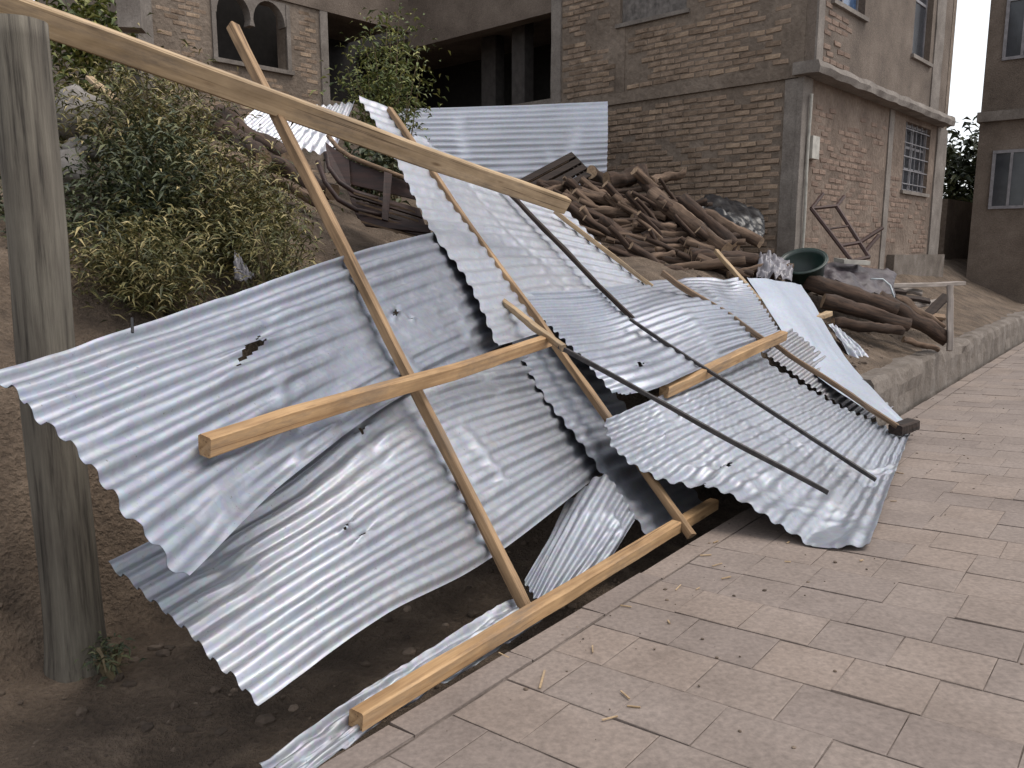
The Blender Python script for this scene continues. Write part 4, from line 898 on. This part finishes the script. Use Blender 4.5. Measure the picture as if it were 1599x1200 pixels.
def bush(name, label, cat, cpx, d, rx, ry, nst, n, ln, wd_, m, seed, spread=.15, below=.3):
    x, y = cpx; c = U(x, y, d); base = Vector((c.x, c.y + .1, min(hz(c.x, c.y), c.z - ry * d / FPX * .8) - .02)); r_ = random.Random(seed); tops = []
    for i in range(nst):
        a = r_.uniform(0, 6.28); k = r_.random() ** .5; tops.append(U(x + rx * k * math.cos(a), y - ry * .1 + ry * k * math.sin(a), d + r_.uniform(-.35, .35)))
    return shrub(name, label, cat, base, tops, n, ln, wd_, m, seed, spread)
bush('reed_clump', 'yellowish reed clump at the top of the bank under the big beam', 'shrub', (235, 195), 6.0, 110, 95, 44, 6500, .095, .014, 'reed_leaf', 31)
bush('reed_clump', 'dense green-brown reed clump in the middle of the bank', 'shrub', (350, 335), 5.5, 110, 105, 46, 7000, .085, .013, 'reed_leaf', 32)
bush('reed_clump', 'low reeds just above the top edge of the left sheet', 'shrub', (225, 420), 4.75, 130, 75, 40, 5200, .085, .012, 'reed_leaf', 33, .12)
bush('leafy_shrub', 'dark leafy shrub in the hollow of the bank beside the post', 'shrub', (215, 310), 5.4, 100, 90, 16, 4200, .075, .02, 'dark_leaf', 34)
bush('leafy_shrub', 'dark shrub behind the post at the left edge', 'shrub', (60, 380), 5.2, 90, 110, 14, 3600, .075, .02, 'dark_leaf', 35)
bush('reed_clump', 'reeds beside the post at the upper left edge', 'shrub', (50, 200), 6.2, 90, 90, 22, 3000, .095, .014, 'reed_leaf', 36)
bush('grass_tuft', 'small weeds at the foot of the grey post', 'grass', (165, 1040), 3.45, 34, 16, 9, 260, .05, .012, 'dark_leaf', 51, .035)
bush('grass_tuft', 'dry grass fringe right of the reeds above the left sheet', 'grass', (425, 385), 5.0, 62, 45, 22, 1800, .085, .011, 'reed_leaf', 37, .1)
bush('small_tree', 'light green young tree in front of the dark gallery', 'tree', (606, 102), 9.6, 66, 88, 26, 2800, .095, .03, 'tree_leaf', 38, .15)
bush('leafy_shrub', 'dark shrub behind the tipped bench under the big beam', 'shrub', (585, 245), 8.4, 42, 36, 10, 600, .13, .06, 'dark_leaf', 39)
bush('leafy_shrub', 'green shrub at the top left corner behind the pillar', 'shrub', (130, 12), 11.5, 70, 40, 12, 900, .2, .08, 'tree_leaf', 40, .25)
bush('background_tree', 'dark green tree beyond the right end of the brick house', 'tree', (1510, 270), 24, 60, 70, 14, 1500, .35, .14, 'dark_leaf', 41, .5)
bush('background_tree', 'dark tree at far right above the neighbour wall', 'tree', (1590, 250), 27, 60, 80, 14, 1500, .4, .16, 'dark_leaf', 42, .6)
# neighbour wall at the right edge
q0 = U(1470, 432, 19); nw = MB(); nw.box(Vector((q0.x, q0.y, .4)), BR * 14, NRt * -.3, Z * (U(1480, 312, 19).z - .4)); tag(nw.build('boundary_wall', 'mortar'), 'brown boundary wall beyond the brick house at the right edge', 'wall')
q1 = U(1512, 394, 17.5); uq, vq = uv(q1); WQ = vq - .72; hh = tag(empty('neighbour_house', (q1.x, q1.y, -.2)), 'tall brown house beside the road at the right edge', 'house')
Q = lambda a, b_, z: Vector((q1.x, q1.y, z)) + DU * a - HV * b_           # along the road, towards the road, height
hb = MB(); hb.box(Q(0, 0, -.2), DU * 10, HV * -WQ, Z * 9.6); hb.build('wall', 'plaster', hh)
hb = MB(); hb.box(Q(-.1, -.05, 4.2), DU * 10.2, HV * -(WQ + .15), Z * .2); hb.build('floor_slab', 'concrete', hh)
def nwin(o, dr, nrm, w, hgt):
    hb = MB(); hb.box(o - nrm * .04, dr * w, nrm * .045, Z * hgt); wv = hb.build('window', 'glass', hh)
    for (a_, z_, w_, h_) in ((0, 0, w, .06), (0, hgt - .06, w, .06), (0, .062, .06, hgt - .124), (w - .06, .062, .06, hgt - .124), (w / 2 - .025, .062, .05, hgt - .124)):
        hb = MB(); hb.box(o + dr * a_ + Z * z_ + nrm * .006, dr * w_, nrm * .035, Z * h_); hb.build('frame', 'frame_grey', wv)
for zz in (2.4, 5.4):
    nwin(Q(0, .3, zz), -HV, -DU, .7, 1.2)
    for k in range(3): nwin(Q(1.2 + k * 2.8, WQ, zz), DU, -HV, 1.1, 1.25)
# splinters and grit on the road beside the wreck
rr = random.Random(91); sb = MB(); gb2 = MB()
for i in range(34):
    u_ = rr.uniform(-.3, 5.5); v_ = KV - abs(rr.gauss(0, .35)) - .02; p = road_pt(u_, v_) + RN * .006; a = rr.uniform(0, 3.14); L = rr.uniform(.015, .075) * (1 if i % 9 else 1.8)
    dd = (DU * math.cos(a) + DV * math.sin(a)); sb.bar(p, p + dd * L, rr.uniform(.003, .008), .004, RN)
o = sb.build('wood_splinters', 'pine_pale'); o['kind'] = 'stuff'; o['label'] = 'pale wood splinters scattered on the paving by the wreck'; o['category'] = 'splinters'
# clods and chips strewn over the dirt and the bank
rr = random.Random(77); gb = MB(); ico = [(0, 0, 1), (.89, 0, .45), (.28, .85, .45), (-.72, .53, .45), (-.72, -.53, .45), (.28, -.85, .45), (.72, .53, -.45), (-.28, .85, -.45), (-.89, 0, -.45), (-.28, -.85, -.45), (.72, -.53, -.45), (0, 0, -1)]
icf = [(0, 1, 2), (0, 2, 3), (0, 3, 4), (0, 4, 5), (0, 5, 1), (1, 6, 2), (2, 7, 3), (3, 8, 4), (4, 9, 5), (5, 10, 1), (6, 7, 2), (7, 8, 3), (8, 9, 4), (9, 10, 5), (10, 6, 1), (11, 7, 6), (11, 8, 7), (11, 9, 8), (11, 10, 9), (11, 6, 10)]
for i in range(1500):
    if i < 700: u_, v_ = rr.uniform(-2, 2), rr.uniform(.62, 2.6)
    elif i < 1100: u_, v_ = rr.uniform(0, 4), rr.uniform(2.6, 6)
    else: u_, v_ = rr.uniform(5.8, 11), rr.uniform(.95, 3)
    p = xy(u_, v_); p.z = h(u_, v_); r_ = .006 + .03 * rr.random() ** 4; sx, sy = rr.uniform(.6, 1.6), rr.uniform(.6, 1.4)
    gb.add([p + Vector((x * sx * (1 + rr.uniform(-.2, .2)), y * sy, z * rr.uniform(.5, .9))) * r_ for x, y, z in ico], icf)
for i in range(280):
    u_ = rr.uniform(-.6, 8); v_ = KV - abs(rr.gauss(0, .5)) ; p = road_pt(u_, v_) + RN * .002; r_ = .002 + .009 * rr.random() ** 3
    gb.add([p + Vector((x * (1 + rr.uniform(-.3, .3)), y, z * .6)) * r_ for x, y, z in ico], icf)
o = gb.build('clods_and_chips', 'clod'); o['kind'] = 'stuff'; o['label'] = 'loose clods and chips strewn over the bare dirt'; o['category'] = 'gravel'
